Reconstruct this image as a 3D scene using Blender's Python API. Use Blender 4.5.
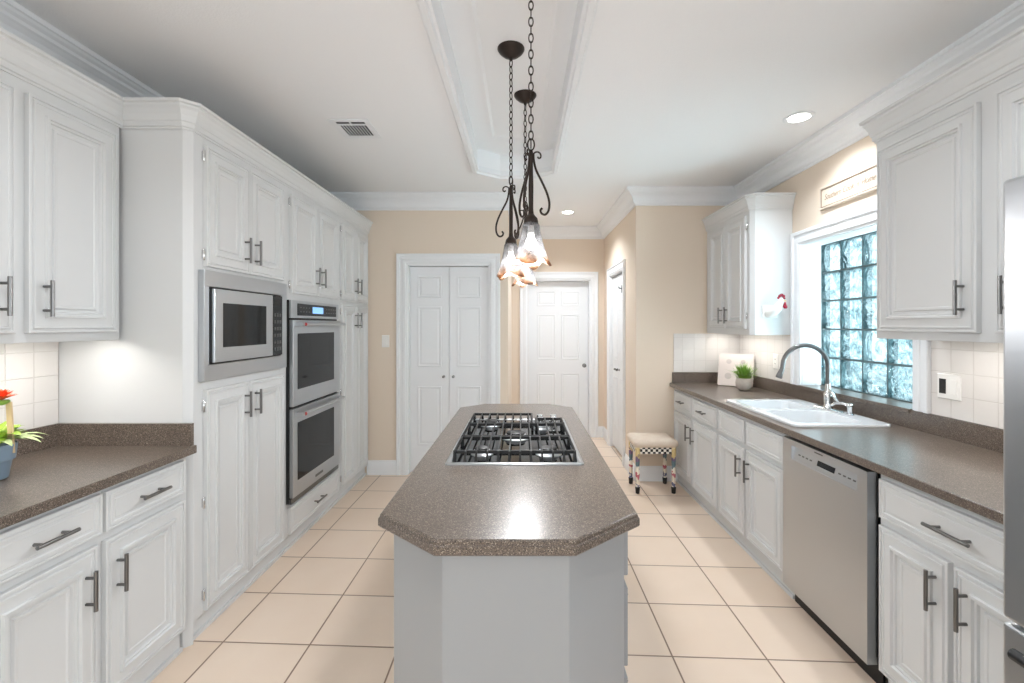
import bpy, bmesh, math, random
from mathutils import Vector
R = math.radians
scn = bpy.context.scene
COL = scn.collection
for o in list(bpy.data.objects): bpy.data.objects.remove(o)

# ---------------------------------------------------------------- camera, world, daylight and added fill, exposure
CZ = 1.45
cam_d = bpy.data.cameras.new('camera'); cam = bpy.data.objects.new('camera', cam_d); COL.objects.link(cam)
cam.location = (0, 0, CZ); cam.rotation_euler = (R(90), 0, 0)
cam_d.sensor_width = 36; cam_d.lens = 460/1024*36
cam_d.shift_x = -10/1024; cam_d.shift_y = -16.5/1024
cam_d.clip_start = .05; cam_d.clip_end = 200
scn.camera = cam

world = bpy.data.worlds.new('sky'); scn.world = world; world.use_nodes = True
wn = world.node_tree; bg = wn.nodes['Background']
bg.inputs[0].default_value = (.84, .93, 1.0, 1); bg.inputs[1].default_value = 1.15

def area(name, loc, rot, sx, sy, power, color=(1, 1, 1), shape='RECTANGLE', spread=180):
    d = bpy.data.lights.new(name, 'AREA'); d.shape = shape; d.size = sx
    if shape == 'RECTANGLE': d.size_y = sy
    d.energy = power; d.color = color; d.spread = R(spread)
    o = bpy.data.objects.new(name, d); o.location = loc; o.rotation_euler = rot; COL.objects.link(o)
    return o
# added fill lights outside assumed breakfast-room windows behind the camera, all unseen
area('added_fill_rear', (0.0, -3.72, 1.45), (R(112), 0, 0), 2.4, 1.3, 6, (.80, .93, 1))
area('added_fill_side', (-2.4, -1.6, 1.4), (0, R(-112), 0), 1.6, 2.0, 8, (.80, .93, 1))
dr = area('added_fill_right', (2.45, -1.4, 1.35), (0, 0, 0), 1.9, 1.4, 19, (.84, .92, 1))  # added fill, aimed up at the left ceiling and tall cabinet fronts
dr.rotation_euler = (Vector((-1.2, 2.6, 2.3))-Vector((2.45, -1.4, 1.35))).to_track_quat('-Z', 'Y').to_euler()
# daylight outside the glass block window
dw = area('daylight_block_window', (3.5, 1.7, 2.3), (0, 0, 0), 1.5, 1.5, 45, (.92, .95, 1))
dw.rotation_euler = (Vector((2.1, 2.9, 1.5))-Vector((3.5, 1.7, 2.3))).to_track_quat('-Z', 'Y').to_euler()

# added upward fill outside the same window, brightens the left of the ceiling
dg = area('added_ceiling_fill', (3.4, 1.9, .5), (0, 0, 0), 1.5, 1.5, 170, (.92, .95, 1))
dg.rotation_euler = (Vector((2.1, 2.9, 1.6))-Vector((3.4, 1.9, .5))).to_track_quat('-Z', 'Y').to_euler()

vs = scn.view_settings
vs.view_transform = 'Standard'; vs.look = 'None'; vs.gamma = 1; vs.use_curve_mapping = False
vs.exposure = 1.33
scn.cycles.max_bounces = 10; scn.cycles.diffuse_bounces = 6; scn.cycles.transparent_max_bounces = 16
scn.cycles.use_denoising = True
scn.cycles.sample_clamp_indirect = 6

# ---------------------------------------------------------------- materials
def srgb(r, g, b):
    f = lambda c: (c/255/12.92) if c/255 <= .04045 else ((c/255+.055)/1.055)**2.4
    return (f(r), f(g), f(b), 1)
class M_:
    pass
def mat(name, col=(200, 200, 200), rough=.5, metal=0, bump=None, var=None, coat=0, emit=None, spec=None):
    m = bpy.data.materials.new(name); m.use_nodes = True
    nt = m.node_tree; b = nt.nodes['Principled BSDF']
    b.inputs['Base Color'].default_value = srgb(*col)
    b.inputs['Roughness'].default_value = rough; b.inputs['Metallic'].default_value = metal
    if coat: b.inputs['Coat Weight'].default_value = coat; b.inputs['Coat Roughness'].default_value = .08
    if spec is not None: b.inputs['Specular IOR Level'].default_value = spec
    if emit: b.inputs['Emission Color'].default_value = srgb(*emit[0]); b.inputs['Emission Strength'].default_value = emit[1]
    tc = nt.nodes.new('ShaderNodeTexCoord')
    if var:
        n = nt.nodes.new('ShaderNodeTexNoise'); n.inputs['Scale'].default_value = var[0]; n.inputs['Detail'].default_value = 4
        nt.links.new(tc.outputs['Object'], n.inputs['Vector'])
        mx = nt.nodes.new('ShaderNodeMixRGB'); mx.inputs[1].default_value = srgb(*col); mx.inputs[2].default_value = srgb(*var[1])
        nt.links.new(n.outputs['Fac'], mx.inputs[0]); nt.links.new(mx.outputs[0], b.inputs['Base Color'])
    if bump:
        n = nt.nodes.new('ShaderNodeTexNoise'); n.inputs['Scale'].default_value = bump[0]; n.inputs['Detail'].default_value = 3
        mp = nt.nodes.new('ShaderNodeMapping')
        if len(bump) > 2: mp.inputs['Scale'].default_value = bump[2]
        nt.links.new(tc.outputs['Object'], mp.inputs[0]); nt.links.new(mp.outputs[0], n.inputs['Vector'])
        bp = nt.nodes.new('ShaderNodeBump'); bp.inputs['Strength'].default_value = bump[1]; bp.inputs['Distance'].default_value = .002
        nt.links.new(n.outputs['Fac'], bp.inputs['Height']); nt.links.new(bp.outputs[0], b.inputs['Normal'])
    return m

def grid_nodes(nt, specs):
    """specs: two lists (wx,wy,wz,off,pitch,width) -> (line factor socket, cell vector socket)"""
    N, L = nt.nodes, nt.links
    tc = N.new('ShaderNodeTexCoord')
    outs, cells = [], []
    for (wx, wy, wz, off, pitch, width) in specs:
        d = N.new('ShaderNodeVectorMath'); d.operation = 'DOT_PRODUCT'; L.new(tc.outputs['Object'], d.inputs[0]); d.inputs[1].default_value = (wx, wy, wz)
        s = N.new('ShaderNodeMath'); s.operation = 'SUBTRACT'; L.new(d.outputs['Value'], s.inputs[0]); s.inputs[1].default_value = off
        q = N.new('ShaderNodeMath'); q.operation = 'DIVIDE'; L.new(s.outputs[0], q.inputs[0]); q.inputs[1].default_value = pitch
        fl = N.new('ShaderNodeMath'); fl.operation = 'FLOOR'; L.new(q.outputs[0], fl.inputs[0])
        fr = N.new('ShaderNodeMath'); fr.operation = 'FRACT'; L.new(q.outputs[0], fr.inputs[0])
        a = N.new('ShaderNodeMath'); a.operation = 'SUBTRACT'; L.new(fr.outputs[0], a.inputs[0]); a.inputs[1].default_value = .5
        b = N.new('ShaderNodeMath'); b.operation = 'ABSOLUTE'; L.new(a.outputs[0], b.inputs[0])
        mr = N.new('ShaderNodeMapRange'); L.new(b.outputs[0], mr.inputs[0])
        mr.inputs[1].default_value = .5 - width*.7/pitch; mr.inputs[2].default_value = .5 - width*.35/pitch
        outs.append(mr.outputs[0]); cells.append(fl.outputs[0])
    mx = N.new('ShaderNodeMath'); mx.operation = 'MAXIMUM'; L.new(outs[0], mx.inputs[0]); L.new(outs[1], mx.inputs[1])
    cv = N.new('ShaderNodeCombineXYZ'); L.new(cells[0], cv.inputs[0]); L.new(cells[1], cv.inputs[1])
    return mx.outputs[0], cv.outputs[0], tc

def tile_mat(name, specs, tile, tile2, grout, rough, bumpd=.002, mottle=6):
    m = bpy.data.materials.new(name); m.use_nodes = True; nt = m.node_tree; N, L = nt.nodes, nt.links
    b = N['Principled BSDF']; b.inputs['Roughness'].default_value = rough
    fac, cell, tc = grid_nodes(nt, specs)
    wnz = N.new('ShaderNodeTexWhiteNoise'); L.new(cell, wnz.inputs['Vector'])
    nz = N.new('ShaderNodeTexNoise'); nz.inputs['Scale'].default_value = mottle; nz.inputs['Detail'].default_value = 5
    L.new(tc.outputs['Object'], nz.inputs['Vector'])
    av = N.new('ShaderNodeMath'); av.operation = 'MULTIPLY_ADD'; L.new(wnz.outputs['Value'], av.inputs[0]); av.inputs[1].default_value = .45
    ml = N.new('ShaderNodeMath'); ml.operation = 'MULTIPLY'; L.new(nz.outputs['Fac'], ml.inputs[0]); ml.inputs[1].default_value = .6
    L.new(ml.outputs[0], av.inputs[2])
    c1 = N.new('ShaderNodeMixRGB'); c1.inputs[1].default_value = srgb(*tile); c1.inputs[2].default_value = srgb(*tile2); L.new(av.outputs[0], c1.inputs[0])
    c2 = N.new('ShaderNodeMixRGB'); L.new(fac, c2.inputs[0]); L.new(c1.outputs[0], c2.inputs[1]); c2.inputs[2].default_value = srgb(*grout)
    L.new(c2.outputs[0], b.inputs['Base Color'])
    bp = N.new('ShaderNodeBump'); bp.invert = True; bp.inputs['Strength'].default_value = .6; bp.inputs['Distance'].default_value = bumpd
    L.new(fac, bp.inputs['Height']); L.new(bp.outputs[0], b.inputs['Normal'])
    return m

def speckle_mat(name, cols, rough=.28, scale=330):
    m = bpy.data.materials.new(name); m.use_nodes = True; nt = m.node_tree; N, L = nt.nodes, nt.links
    b = N['Principled BSDF']; b.inputs['Roughness'].default_value = rough; b.inputs['Coat Weight'].default_value = .2; b.inputs['Coat Roughness'].default_value = .16
    tc = N.new('ShaderNodeTexCoord')
    v = N.new('ShaderNodeTexVoronoi'); v.inputs['Scale'].default_value = scale; L.new(tc.outputs['Object'], v.inputs['Vector'])
    sp = N.new('ShaderNodeSeparateColor'); L.new(v.outputs['Color'], sp.inputs[0])
    rp = N.new('ShaderNodeValToRGB'); rp.color_ramp.interpolation = 'CONSTANT'
    e = rp.color_ramp.elements
    e[0].position = 0; e[0].color = srgb(*cols[0][1]); e[1].position = cols[1][0]; e[1].color = srgb(*cols[1][1])
    for p, c in cols[2:]:
        q = e.new(p); q.color = srgb(*c)
    L.new(sp.outputs[0], rp.inputs[0]); L.new(rp.outputs[0], b.inputs['Base Color'])
    return m

MT = {}
MT['paint'] = mat('cabinet_paint', (206, 207, 207), .4)
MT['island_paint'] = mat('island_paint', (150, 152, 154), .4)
MT['trim'] = mat('trim_paint', (228, 230, 232), .4)
MT['door'] = mat('door_paint', (226, 228, 230), .42)
MT['wall'] = mat('beige_wall_paint', (221, 206, 189), .8, bump=(180, .25))
MT['ceiling'] = mat('ceiling_paint', (234, 235, 236), .85, bump=(140, .5))
MT['floor'] = tile_mat('floor_tile', [(1, 0, 0, .658, .405, .007), (.0457, 1, 0, 2.010+.0457*.70, .384, .007)],
                       (228, 210, 193), (218, 196, 174), (132, 108, 90), .33, .0015, 5)
MT['tile_side'] = tile_mat('white_wall_tile_side', [(0, 1, 0, 2.06, .108, .0035), (0, 0, 1, 1.01, .108, .0035)],
                           (220, 216, 212), (217, 213, 209), (207, 202, 197), .2, .0015)
MT['tile_far'] = tile_mat('white_wall_tile_far', [(1, 0, 0, 2.03, .108, .0035), (0, 0, 1, 1.01, .108, .0035)],
                          (220, 216, 212), (217, 213, 209), (207, 202, 197), .2, .0015)
MT['counter'] = speckle_mat('speckled_counter', [(0, (54, 46, 41)), (.13, (84, 74, 66)), (.42, (99, 87, 78)), (.72, (113, 101, 91)), (.92, (154, 142, 130))], .3, 480)
MT['steel'] = mat('brushed_steel', (190, 193, 196), .34, 1, bump=(90, .06, (1, .04, 1)))
MT['steel_dark'] = mat('dark_steel', (112, 112, 112), .35, 1)
MT['pan'] = mat('polished_pan', (120, 120, 122), .14, 1, bump=(9, .5))
MT['chrome'] = mat('chrome', (215, 215, 215), .12, 1)
MT['nickel'] = mat('brushed_nickel', (126, 125, 124), .3, 1)
MT['black_glass'] = mat('black_glass', (14, 15, 16), .06, spec=.3)
MT['black'] = mat('matte_black', (16, 16, 17), .5)
MT['iron'] = mat('cast_iron', (15, 15, 16), .5)
MT['bronze'] = mat('oil_rubbed_bronze', (52, 43, 38), .4, .6, bump=(80, .4))
MT['display'] = mat('blue_display', (20, 30, 50), .2, emit=((120, 170, 235), .7))
MT['red'] = mat('red_medallion', (170, 30, 34), .3)
MT['white_enamel'] = mat('white_enamel', (218, 220, 222), .18, coat=.3)
MT['plastic'] = mat('white_plastic', (232, 230, 226), .35)
MT['outlet_black'] = mat('black_socket', (22, 22, 24), .4)
MT['bulb'] = mat('lit_bulb', (255, 250, 240), .4, emit=((255, 248, 238), 7))
MT['lens'] = mat('lit_lens', (255, 252, 246), .4, emit=((255, 250, 242), 9))
MT['leaf'] = mat('grass_leaf', (92, 142, 52), .5, var=(30, (150, 186, 84)))
MT['lime'] = mat('lime_leaf', (138, 178, 40), .45, var=(25, (178, 206, 80)))
MT['pale_leaf'] = mat('pale_leaf', (196, 206, 160), .5, var=(30, (160, 184, 110)))
MT['blue_pot'] = mat('blue_grey_pot', (122, 140, 156), .35)
MT['stone_pot'] = mat('pale_stone_pot', (216, 206, 196), .7, var=(40, (190, 178, 168)))
MT['petal'] = mat('red_petal', (226, 62, 32), .5, var=(40, (240, 110, 60)))
MT['wood_stake'] = mat('pale_wood', (206, 180, 140), .6)
MT['sign'] = mat('cream_sign', (206, 194, 178), .6)
MT['sign_line'] = mat('sign_line', (150, 130, 112), .6)
MT['board'] = mat('white_board', (212, 202, 196), .35)
MT['board_disc'] = mat('board_disc', (190, 180, 176), .4)
MT['rooster'] = mat('white_ceramic', (232, 232, 228), .2)
MT['comb'] = mat('dark_red_glaze', (140, 18, 44), .25)
MT['fabric'] = mat('stool_fabric', (224, 214, 196), .9, bump=(200, .5), var=(16, (206, 184, 168)))
MT['grass'] = mat('pale_patio', (168, 176, 178), .9)
MT['grout'] = mat('block_joint', (92, 108, 110), .6)

def check_mat():
    m = bpy.data.materials.new('black_white_check'); m.use_nodes = True; nt = m.node_tree; N, L = nt.nodes, nt.links
    tc = N.new('ShaderNodeTexCoord'); ck = N.new('ShaderNodeTexChecker'); ck.inputs['Scale'].default_value = 44
    ck.inputs[1].default_value = srgb(240, 236, 228); ck.inputs[2].default_value = srgb(22, 20, 20)
    mp = N.new('ShaderNodeMapping'); mp.inputs['Location'].default_value = (.003, .003, .002)
    L.new(tc.outputs['Object'], mp.inputs[0]); L.new(mp.outputs[0], ck.inputs[0]); L.new(ck.outputs[0], N['Principled BSDF'].inputs['Base Color'])
    return m
MT['check'] = check_mat()
def patch_mat():
    m = bpy.data.materials.new('painted_patchwork'); m.use_nodes = True; nt = m.node_tree; N, L = nt.nodes, nt.links
    tc = N.new('ShaderNodeTexCoord'); sx = N.new('ShaderNodeSeparateXYZ'); L.new(tc.outputs['Object'], sx.inputs[0])
    nz = N.new('ShaderNodeTexNoise'); nz.inputs['Scale'].default_value = 30; L.new(tc.outputs['Object'], nz.inputs[0])
    ad = N.new('ShaderNodeMath'); ad.operation = 'MULTIPLY_ADD'; L.new(nz.outputs['Fac'], ad.inputs[0]); ad.inputs[1].default_value = .25
    ml = N.new('ShaderNodeMath'); ml.operation = 'MULTIPLY'; L.new(sx.outputs[2], ml.inputs[0]); ml.inputs[1].default_value = 2.1
    L.new(ml.outputs[0], ad.inputs[2])
    rp = N.new('ShaderNodeValToRGB'); rp.color_ramp.interpolation = 'CONSTANT'; e = rp.color_ramp.elements
    cs = [(0, (40, 28, 22)), (.2, (232, 226, 214)), (.27, (92, 96, 130)), (.31, (226, 214, 196)), (.42, (178, 92, 104)), (.5, (236, 226, 208)), (.6, (96, 120, 128)), (.72, (120, 100, 130)), (.8, (216, 194, 140)), (.93, (230, 216, 176))]
    e[0].color = srgb(*cs[0][1]); e[1].position = cs[1][0]; e[1].color = srgb(*cs[1][1])
    for p, c in cs[2:]:
        q = e.new(p); q.color = srgb(*c)
    L.new(ad.outputs[0], rp.inputs[0]); L.new(rp.outputs[0], N['Principled BSDF'].inputs['Base Color'])
    N['Principled BSDF'].inputs['Roughness'].default_value = .4
    return m
MT['patch'] = patch_mat()

def block_mat():
    m = bpy.data.materials.new('wavy_glass_block'); m.use_nodes = True; nt = m.node_tree; N, L = nt.nodes, nt.links
    N.remove(N['Principled BSDF']); out = N['Material Output']
    tc = N.new('ShaderNodeTexCoord')
    nz = N.new('ShaderNodeTexNoise'); nz.inputs['Scale'].default_value = 9; nz.inputs['Detail'].default_value = 1.2; nz.inputs['Distortion'].default_value = 2.2
    L.new(tc.outputs['Object'], nz.inputs[0])
    bp = N.new('ShaderNodeBump'); bp.inputs['Strength'].default_value = 1; bp.inputs['Distance'].default_value = .05; L.new(nz.outputs['Fac'], bp.inputs['Height'])
    gl = N.new('ShaderNodeBsdfGlass'); gl.inputs['Color'].default_value = (.88, .97, .98, 1); gl.inputs['Roughness'].default_value = .04; gl.inputs['IOR'].default_value = 1.45
    L.new(bp.outputs[0], gl.inputs['Normal'])
    tr = N.new('ShaderNodeBsdfTransparent')
    rp = N.new('ShaderNodeValToRGB'); e = rp.color_ramp.elements; e[0].position = .36; e[0].color = (.22, .33, .35, 1); e[1].position = .62; e[1].color = (.92, .99, 1, 1)
    q = e.new(.47); q.color = (.50, .66, .69, 1)
    L.new(nz.outputs['Fac'], rp.inputs[0]); L.new(rp.outputs[0], tr.inputs[0])
    mx = N.new('ShaderNodeMixShader'); mx.inputs[0].default_value = .62; L.new(tr.outputs[0], mx.inputs[2]); L.new(gl.outputs[0], mx.inputs[1])
    L.new(mx.outputs[0], out.inputs[0])
    return m
MT['block'] = block_mat()
def shade_mat():
    m = bpy.data.materials.new('swirled_shade_glass'); m.use_nodes = True; nt = m.node_tree; N, L = nt.nodes, nt.links
    b = N['Principled BSDF']; out = N['Material Output']
    b.inputs['Roughness'].default_value = .08; b.inputs['Transmission Weight'].default_value = 0
    tc = N.new('ShaderNodeTexCoord'); sx = N.new('ShaderNodeSeparateXYZ'); L.new(tc.outputs['Object'], sx.inputs[0])
    nz = N.new('ShaderNodeTexNoise'); nz.inputs['Scale'].default_value = 16; nz.inputs['Distortion'].default_value = 1.5; L.new(tc.outputs['Object'], nz.inputs[0])
    ad = N.new('ShaderNodeMath'); ad.operation = 'MULTIPLY_ADD'; L.new(nz.outputs['Fac'], ad.inputs[0]); ad.inputs[1].default_value = .10; hh = N.new('ShaderNodeMath'); hh.operation = 'ADD'; hh.inputs[1].default_value = 1.14; L.new(sx.outputs[2], hh.inputs[0]); L.new(hh.outputs[0], ad.inputs[2])
    rp = N.new('ShaderNodeValToRGB'); e = rp.color_ramp.elements
    e[0].position = -.0; e[0].color = srgb(170, 140, 112); e[1].position = .06; e[1].color = srgb(205, 205, 206)
    L.new(ad.outputs[0], rp.inputs[0]); L.new(rp.outputs[0], b.inputs['Base Color'])
    tr = N.new('ShaderNodeBsdfTransparent'); L.new(rp.outputs[0], tr.inputs[0])
    mx = N.new('ShaderNodeMixShader')
    mr = N.new('ShaderNodeMapRange'); mr.inputs[1].default_value = .35; mr.inputs[2].default_value = .65; mr.inputs[3].default_value = .05; mr.inputs[4].default_value = .24
    L.new(nz.outputs['Fac'], mr.inputs[0]); L.new(mr.outputs[0], mx.inputs[0])
    L.new(tr.outputs[0], mx.inputs[1]); L.new(b.outputs[0], mx.inputs[2]); L.new(mx.outputs[0], out.inputs[0])
    return m
MT['shade'] = shade_mat()

# ---------------------------------------------------------------- mesh helpers
def unit(v):
    v = Vector(v); return v.normalized()
class MB:
    def __init__(s): s.v = []; s.f = []
    def add(s, vs, fs):
        k = len(s.v); s.v += [tuple(p) for p in vs]; s.f += [tuple(i+k for i in f) for f in fs]; return s
    def box(s, x0, x1, y0, y1, z0, z1):
        x0, x1 = sorted((x0, x1)); y0, y1 = sorted((y0, y1)); z0, z1 = sorted((z0, z1))
        return s.add([(x0, y0, z0), (x1, y0, z0), (x1, y1, z0), (x0, y1, z0), (x0, y0, z1), (x1, y0, z1), (x1, y1, z1), (x0, y1, z1)],
                     [(0, 3, 2, 1), (4, 5, 6, 7), (0, 1, 5, 4), (1, 2, 6, 5), (2, 3, 7, 6), (3, 0, 4, 7)])
    def bf(s, F, a0, a1, n0, n1, z0, z1):
        p, q = F(a0, n0, z0), F(a1, n1, z1); return s.box(p[0], q[0], p[1], q[1], p[2], q[2])
    def loops(s, loops, cap0=True, cap1=True, closed=False):
        n = len(loops[0]); vs = [p for l in loops for p in l]; fs = []
        m = len(loops)
        for i in range(m if closed else m-1):
            a, b = i*n, ((i+1) % m)*n
            for j in range(n):
                k = (j+1) % n; fs.append((a+j, a+k, b+k, b+j))
        if not closed:
            if cap0: fs.append(tuple(range(n))[::-1])
            if cap1: fs.append(tuple((m-1)*n+j for j in range(n)))
        return s.add(vs, fs)
    def rings(s, F, a0, a1, z0, z1, prof, n0=0):
        L = []
        for ins, n in prof:
            L.append([F(a0+ins, n0+n, z0+ins), F(a1-ins, n0+n, z0+ins), F(a1-ins, n0+n, z1-ins), F(a0+ins, n0+n, z1-ins)])
        return s.loops(L)
    def tube(s, pts, r, seg=10, closed=False):
        pts = [Vector(p) for p in pts]; n = len(pts)
        rr = r if isinstance(r, (list, tuple)) else [r]*n
        L = []; prev = None
        for i, p in enumerate(pts):
            if closed: t = pts[(i+1) % n]-pts[i-1]
            else: t = pts[min(i+1, n-1)]-pts[max(i-1, 0)]
            t.normalize()
            if prev is None:
                u = t.cross(Vector((0, 0, 1)));
                if u.length < .05: u = t.cross(Vector((1, 0, 0)))
            else: u = prev - t*prev.dot(t)
            u.normalize(); prev = u; w = t.cross(u)
            L.append([p+(u*math.cos(2*math.pi*k/seg)+w*math.sin(2*math.pi*k/seg))*rr[i] for k in range(seg)])
        return s.loops(L, closed=closed)
    def lathe(s, c, prof, seg=24, ax='z', close=False):
        L = []
        for r, h in prof:
            l = []
            for k in range(seg):
                a = 2*math.pi*k/seg; x, y = r*math.cos(a), r*math.sin(a)
                l.append({'z': (c[0]+x, c[1]+y, c[2]+h), 'y': (c[0]+x, c[1]+h, c[2]+y), 'x': (c[0]+h, c[1]+x, c[2]+y)}[ax])
            L.append(l)
        return s.loops(L, closed=close)
    def polyrings(s, poly, prof):
        return s.loops([[(x, y, z) for x, y in offset(poly, o)] for o, z in prof])
    def sweep(s, path, prof, closed=False):
        """path 2D; prof (out,z) closed polygon; out = left of travel"""
        n = len(path); L = []
        for i in range(n):
            p = Vector(path[i])
            d0 = (Vector(path[i])-Vector(path[i-1])) if (i > 0 or closed) else None
            d1 = (Vector(path[(i+1) % n])-Vector(path[i])) if (i < n-1 or closed) else None
            if d0 is None: d0 = d1
            if d1 is None: d1 = d0
            n0 = Vector((-d0.y, d0.x)).normalized(); n1 = Vector((-d1.y, d1.x)).normalized()
            m = n0+n1; m = m/m.dot(n0)
            L.append([(p.x+m.x*o, p.y+m.y*o, z) for o, z in prof])
        return s.loops(L, closed=closed)
    def build(s, name, m, parent=None, smooth=False, bevel=0, loc=None, seg=2):
        me = bpy.data.meshes.new(name)
        L = Vector((0, 0, 0))
        if parent is not None:
            r = parent
            while r.parent: r = r.parent
            L = Vector(r.location)
        elif loc is not None: L = Vector(loc)
        me.from_pydata([tuple(Vector(p)-L) for p in s.v], [], s.f)
        bm = bmesh.new(); bm.from_mesh(me); bmesh.ops.recalc_face_normals(bm, faces=bm.faces); bm.to_mesh(me); bm.free()
        if smooth:
            me.polygons.foreach_set('use_smooth', [True]*len(me.polygons))
            try: me.set_sharp_from_angle(angle=R(40))
            except Exception: pass
        me.materials.append(MT[m] if isinstance(m, str) else m)
        o = bpy.data.objects.new(name, me); COL.objects.link(o)
        if parent is not None: o.parent = parent
        elif loc is not None: o.location = loc
        if bevel:
            b = o.modifiers.new('bevel', 'BEVEL'); b.width = bevel; b.segments = seg; b.limit_method = 'ANGLE'; b.angle_limit = R(40)
        return o

def offset(poly, o):
    """outward offset of a CCW convex polygon by o"""
    n = len(poly); out = []
    for i in range(n):
        p = Vector(poly[i]); d0 = (p-Vector(poly[i-1])).normalized(); d1 = (Vector(poly[(i+1) % n])-p).normalized()
        n0 = Vector((d0.y, -d0.x)); n1 = Vector((d1.y, -d1.x)); m = n0+n1; m = m/m.dot(n0)
        out.append((p.x+m.x*o, p.y+m.y*o))
    return out

def empty(name, loc, label, cat, group=None):
    o = bpy.data.objects.new(name, None); o.location = loc; o.empty_display_size = .05; COL.objects.link(o)
    return tag(o, label, cat, group)
def tag(o, label, cat, group=None, kind=None):
    o['label'] = label; o['category'] = cat
    if group: o['group'] = group
    if kind: o['kind'] = kind
    return o
def struct(o):
    o['kind'] = 'structure'; return o
def adopt(light, root):
    light.parent = root; light.location = Vector(light.location)-Vector(root.location); return light

def FL(x): return lambda a, n, z: (x+n, a, z)      # faces +X
def FR(x): return lambda a, n, z: (x-n, a, z)      # faces -X
def FF(y): return lambda a, n, z: (a, y-n, z)      # faces the camera

# ---------------------------------------------------------------- room dimensions
CEIL = 2.71; XL = -2.08; XR = 2.03; YA = 4.46; YB = 5.95; XC = 1.06; YD = 4.28; XA = -.136; YR = -3.5
T = .14
# tray ceiling octagon
def octo(x0, x1, y0, y1, cx, cy):
    return [(x0+cx, y0), (x1-cx, y0), (x1, y0+cy), (x1, y1-cy), (x1-cx, y1), (x0+cx, y1), (x0, y1-cy), (x0, y0+cy)]
TRAY = octo(-.410, .297, .84, 3.91, .21, .16)

MB().box(XL-.3, XR+.3, YR-.1, YB+.3, -.05, 0).build('floor', 'floor')['kind'] = 'structure'
# ceiling with the tray cut out
def build_ceiling():
    bm = bmesh.new()
    def ring(pts, z):
        v = [bm.verts.new((x, y, z)) for x, y in pts]
        return v, [bm.edges.new((v[i], v[(i+1) % len(v)])) for i in range(len(v))]
    outer = [(XL-.3, YR-.1), (XR+.3, YR-.1), (XR+.3, YB+.3), (XL-.3, YB+.3)]
    v0, e0 = ring(outer, CEIL); v1, e1 = ring(offset(TRAY, -.05), CEIL)
    bmesh.ops.triangle_fill(bm, edges=e0+e1, use_beauty=True)
    v2, e2 = ring(offset(TRAY, -.05), CEIL+.17)
    for i in range(8): bm.faces.new((v1[i], v1[(i+1) % 8], v2[(i+1) % 8], v2[i]))
    bm.faces.new(v2)
    bmesh.ops.recalc_face_normals(bm, faces=bm.faces)
    me = bpy.data.meshes.new('ceiling'); bm.to_mesh(me); bm.free(); me.materials.append(MT['ceiling'])
    o = bpy.data.objects.new('ceiling', me); COL.objects.link(o); return struct(o)
build_ceiling()
MB().box(XL-.3, XR+.3, YR-.1, YB+.3, CEIL+.2, CEIL+.25).build('ceiling_slab', 'ceiling')['kind'] = 'structure'
# tray moulding, and the thin rectangle moulding on the tray's own ceiling
s = MB(); L_ = []
for o_, z_ in [(0, CEIL), (0, CEIL-.012), (-.008, CEIL-.016), (-.014, CEIL-.030), (-.040, CEIL-.030), (-.046, CEIL-.014), (-.058, CEIL-.010), (-.058, CEIL+.03), (-.05, CEIL+.03), (-.05, CEIL)]:
    L_.append([(x, y, z_) for x, y in offset(TRAY, o_)])
s.loops(L_, closed=True); struct(s.build('trim_2', 'trim'))
RECT = [(-.235, 1.3), (.165, 1.3), (.165, 3.50), (-.235, 3.50)]
s = MB(); s.loops([[(x, y, z_) for x, y in offset(RECT, o_)] for o_, z_ in [(0, CEIL+.17), (0, CEIL+.160), (-.012, CEIL+.160), (-.020, CEIL+.165), (-.028, CEIL+.17)]], closed=True)
struct(s.build('trim_3', 'ceiling'))

# walls
def wall(name, *boxes):
    m = MB()
    for b in boxes: m.box(*b)
    return struct(m.build(name, 'wall'))
wall('wall_left', (XL-T, XL, -.6, YA+T, 0, CEIL), (XL-T, XL, YR-T, -2.6, 0, CEIL), (XL-T, XL, -2.6, -.6, 0, .7), (XL-T, XL, -2.6, -.6, 2.3, CEIL))
WY0, WY1, WZ0, WZ1 = 2.375, 3.335, 1.012, 2.03
wall('wall_right', (XR, XR+.2, YR-T, -2.4, 0, CEIL), (XR, XR+.2, -.4, WY0, 0, CEIL), (XR, XR+.2, -2.4, -.4, 0, .6), (XR, XR+.2, -2.4, -.4, 2.35, CEIL), (XR, XR+.2, WY1, YD+T, 0, CEIL), (XR, XR+.2, WY0, WY1, 0, WZ0-.02), (XR, XR+.2, WY0, WY1, WZ1, CEIL))  # opening behind the camera is unseen, added to let the right fill in
wall('wall_rear', (XL-T, -1.2, YR-T, YR, 0, CEIL), (1.2, XR+T, YR-T, YR, 0, CEIL), (-1.2, 1.2, YR-T, YR, 0, .9), (-1.2, 1.2, YR-T, YR, 2.2, CEIL))
BX0, BX1, DZ = -1.109, -.316, 2.035
wall('wall_far', (XL-T, BX0, YA, YA+T, 0, CEIL), (BX1, XA, YA, YA+T, 0, CEIL), (BX0, BX1, YA, YA+T, DZ, CEIL))
wall('wall_hall_left', (XA-T, XA, YA+T, YB+T, 0, CEIL))
HX0, HX1 = .071, .883
wall('wall_hall_far', (XA-T, HX0, YB, YB+T, 0, CEIL), (HX1, XC+T, YB, YB+T, 0, CEIL), (HX0, HX1, YB, YB+T, DZ, CEIL))
CY0, CY1 = 4.80, 5.52
wall('wall_hall_right', (XC, XC+T, YD, CY0, 0, CEIL), (XC, XC+T, CY1, YB+T, 0, CEIL), (XC, XC+T, CY0, CY1, DZ, CEIL))
wall('wall_corner', (XC+T, XR+.2, YD, YD+T, 0, CEIL))
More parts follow.
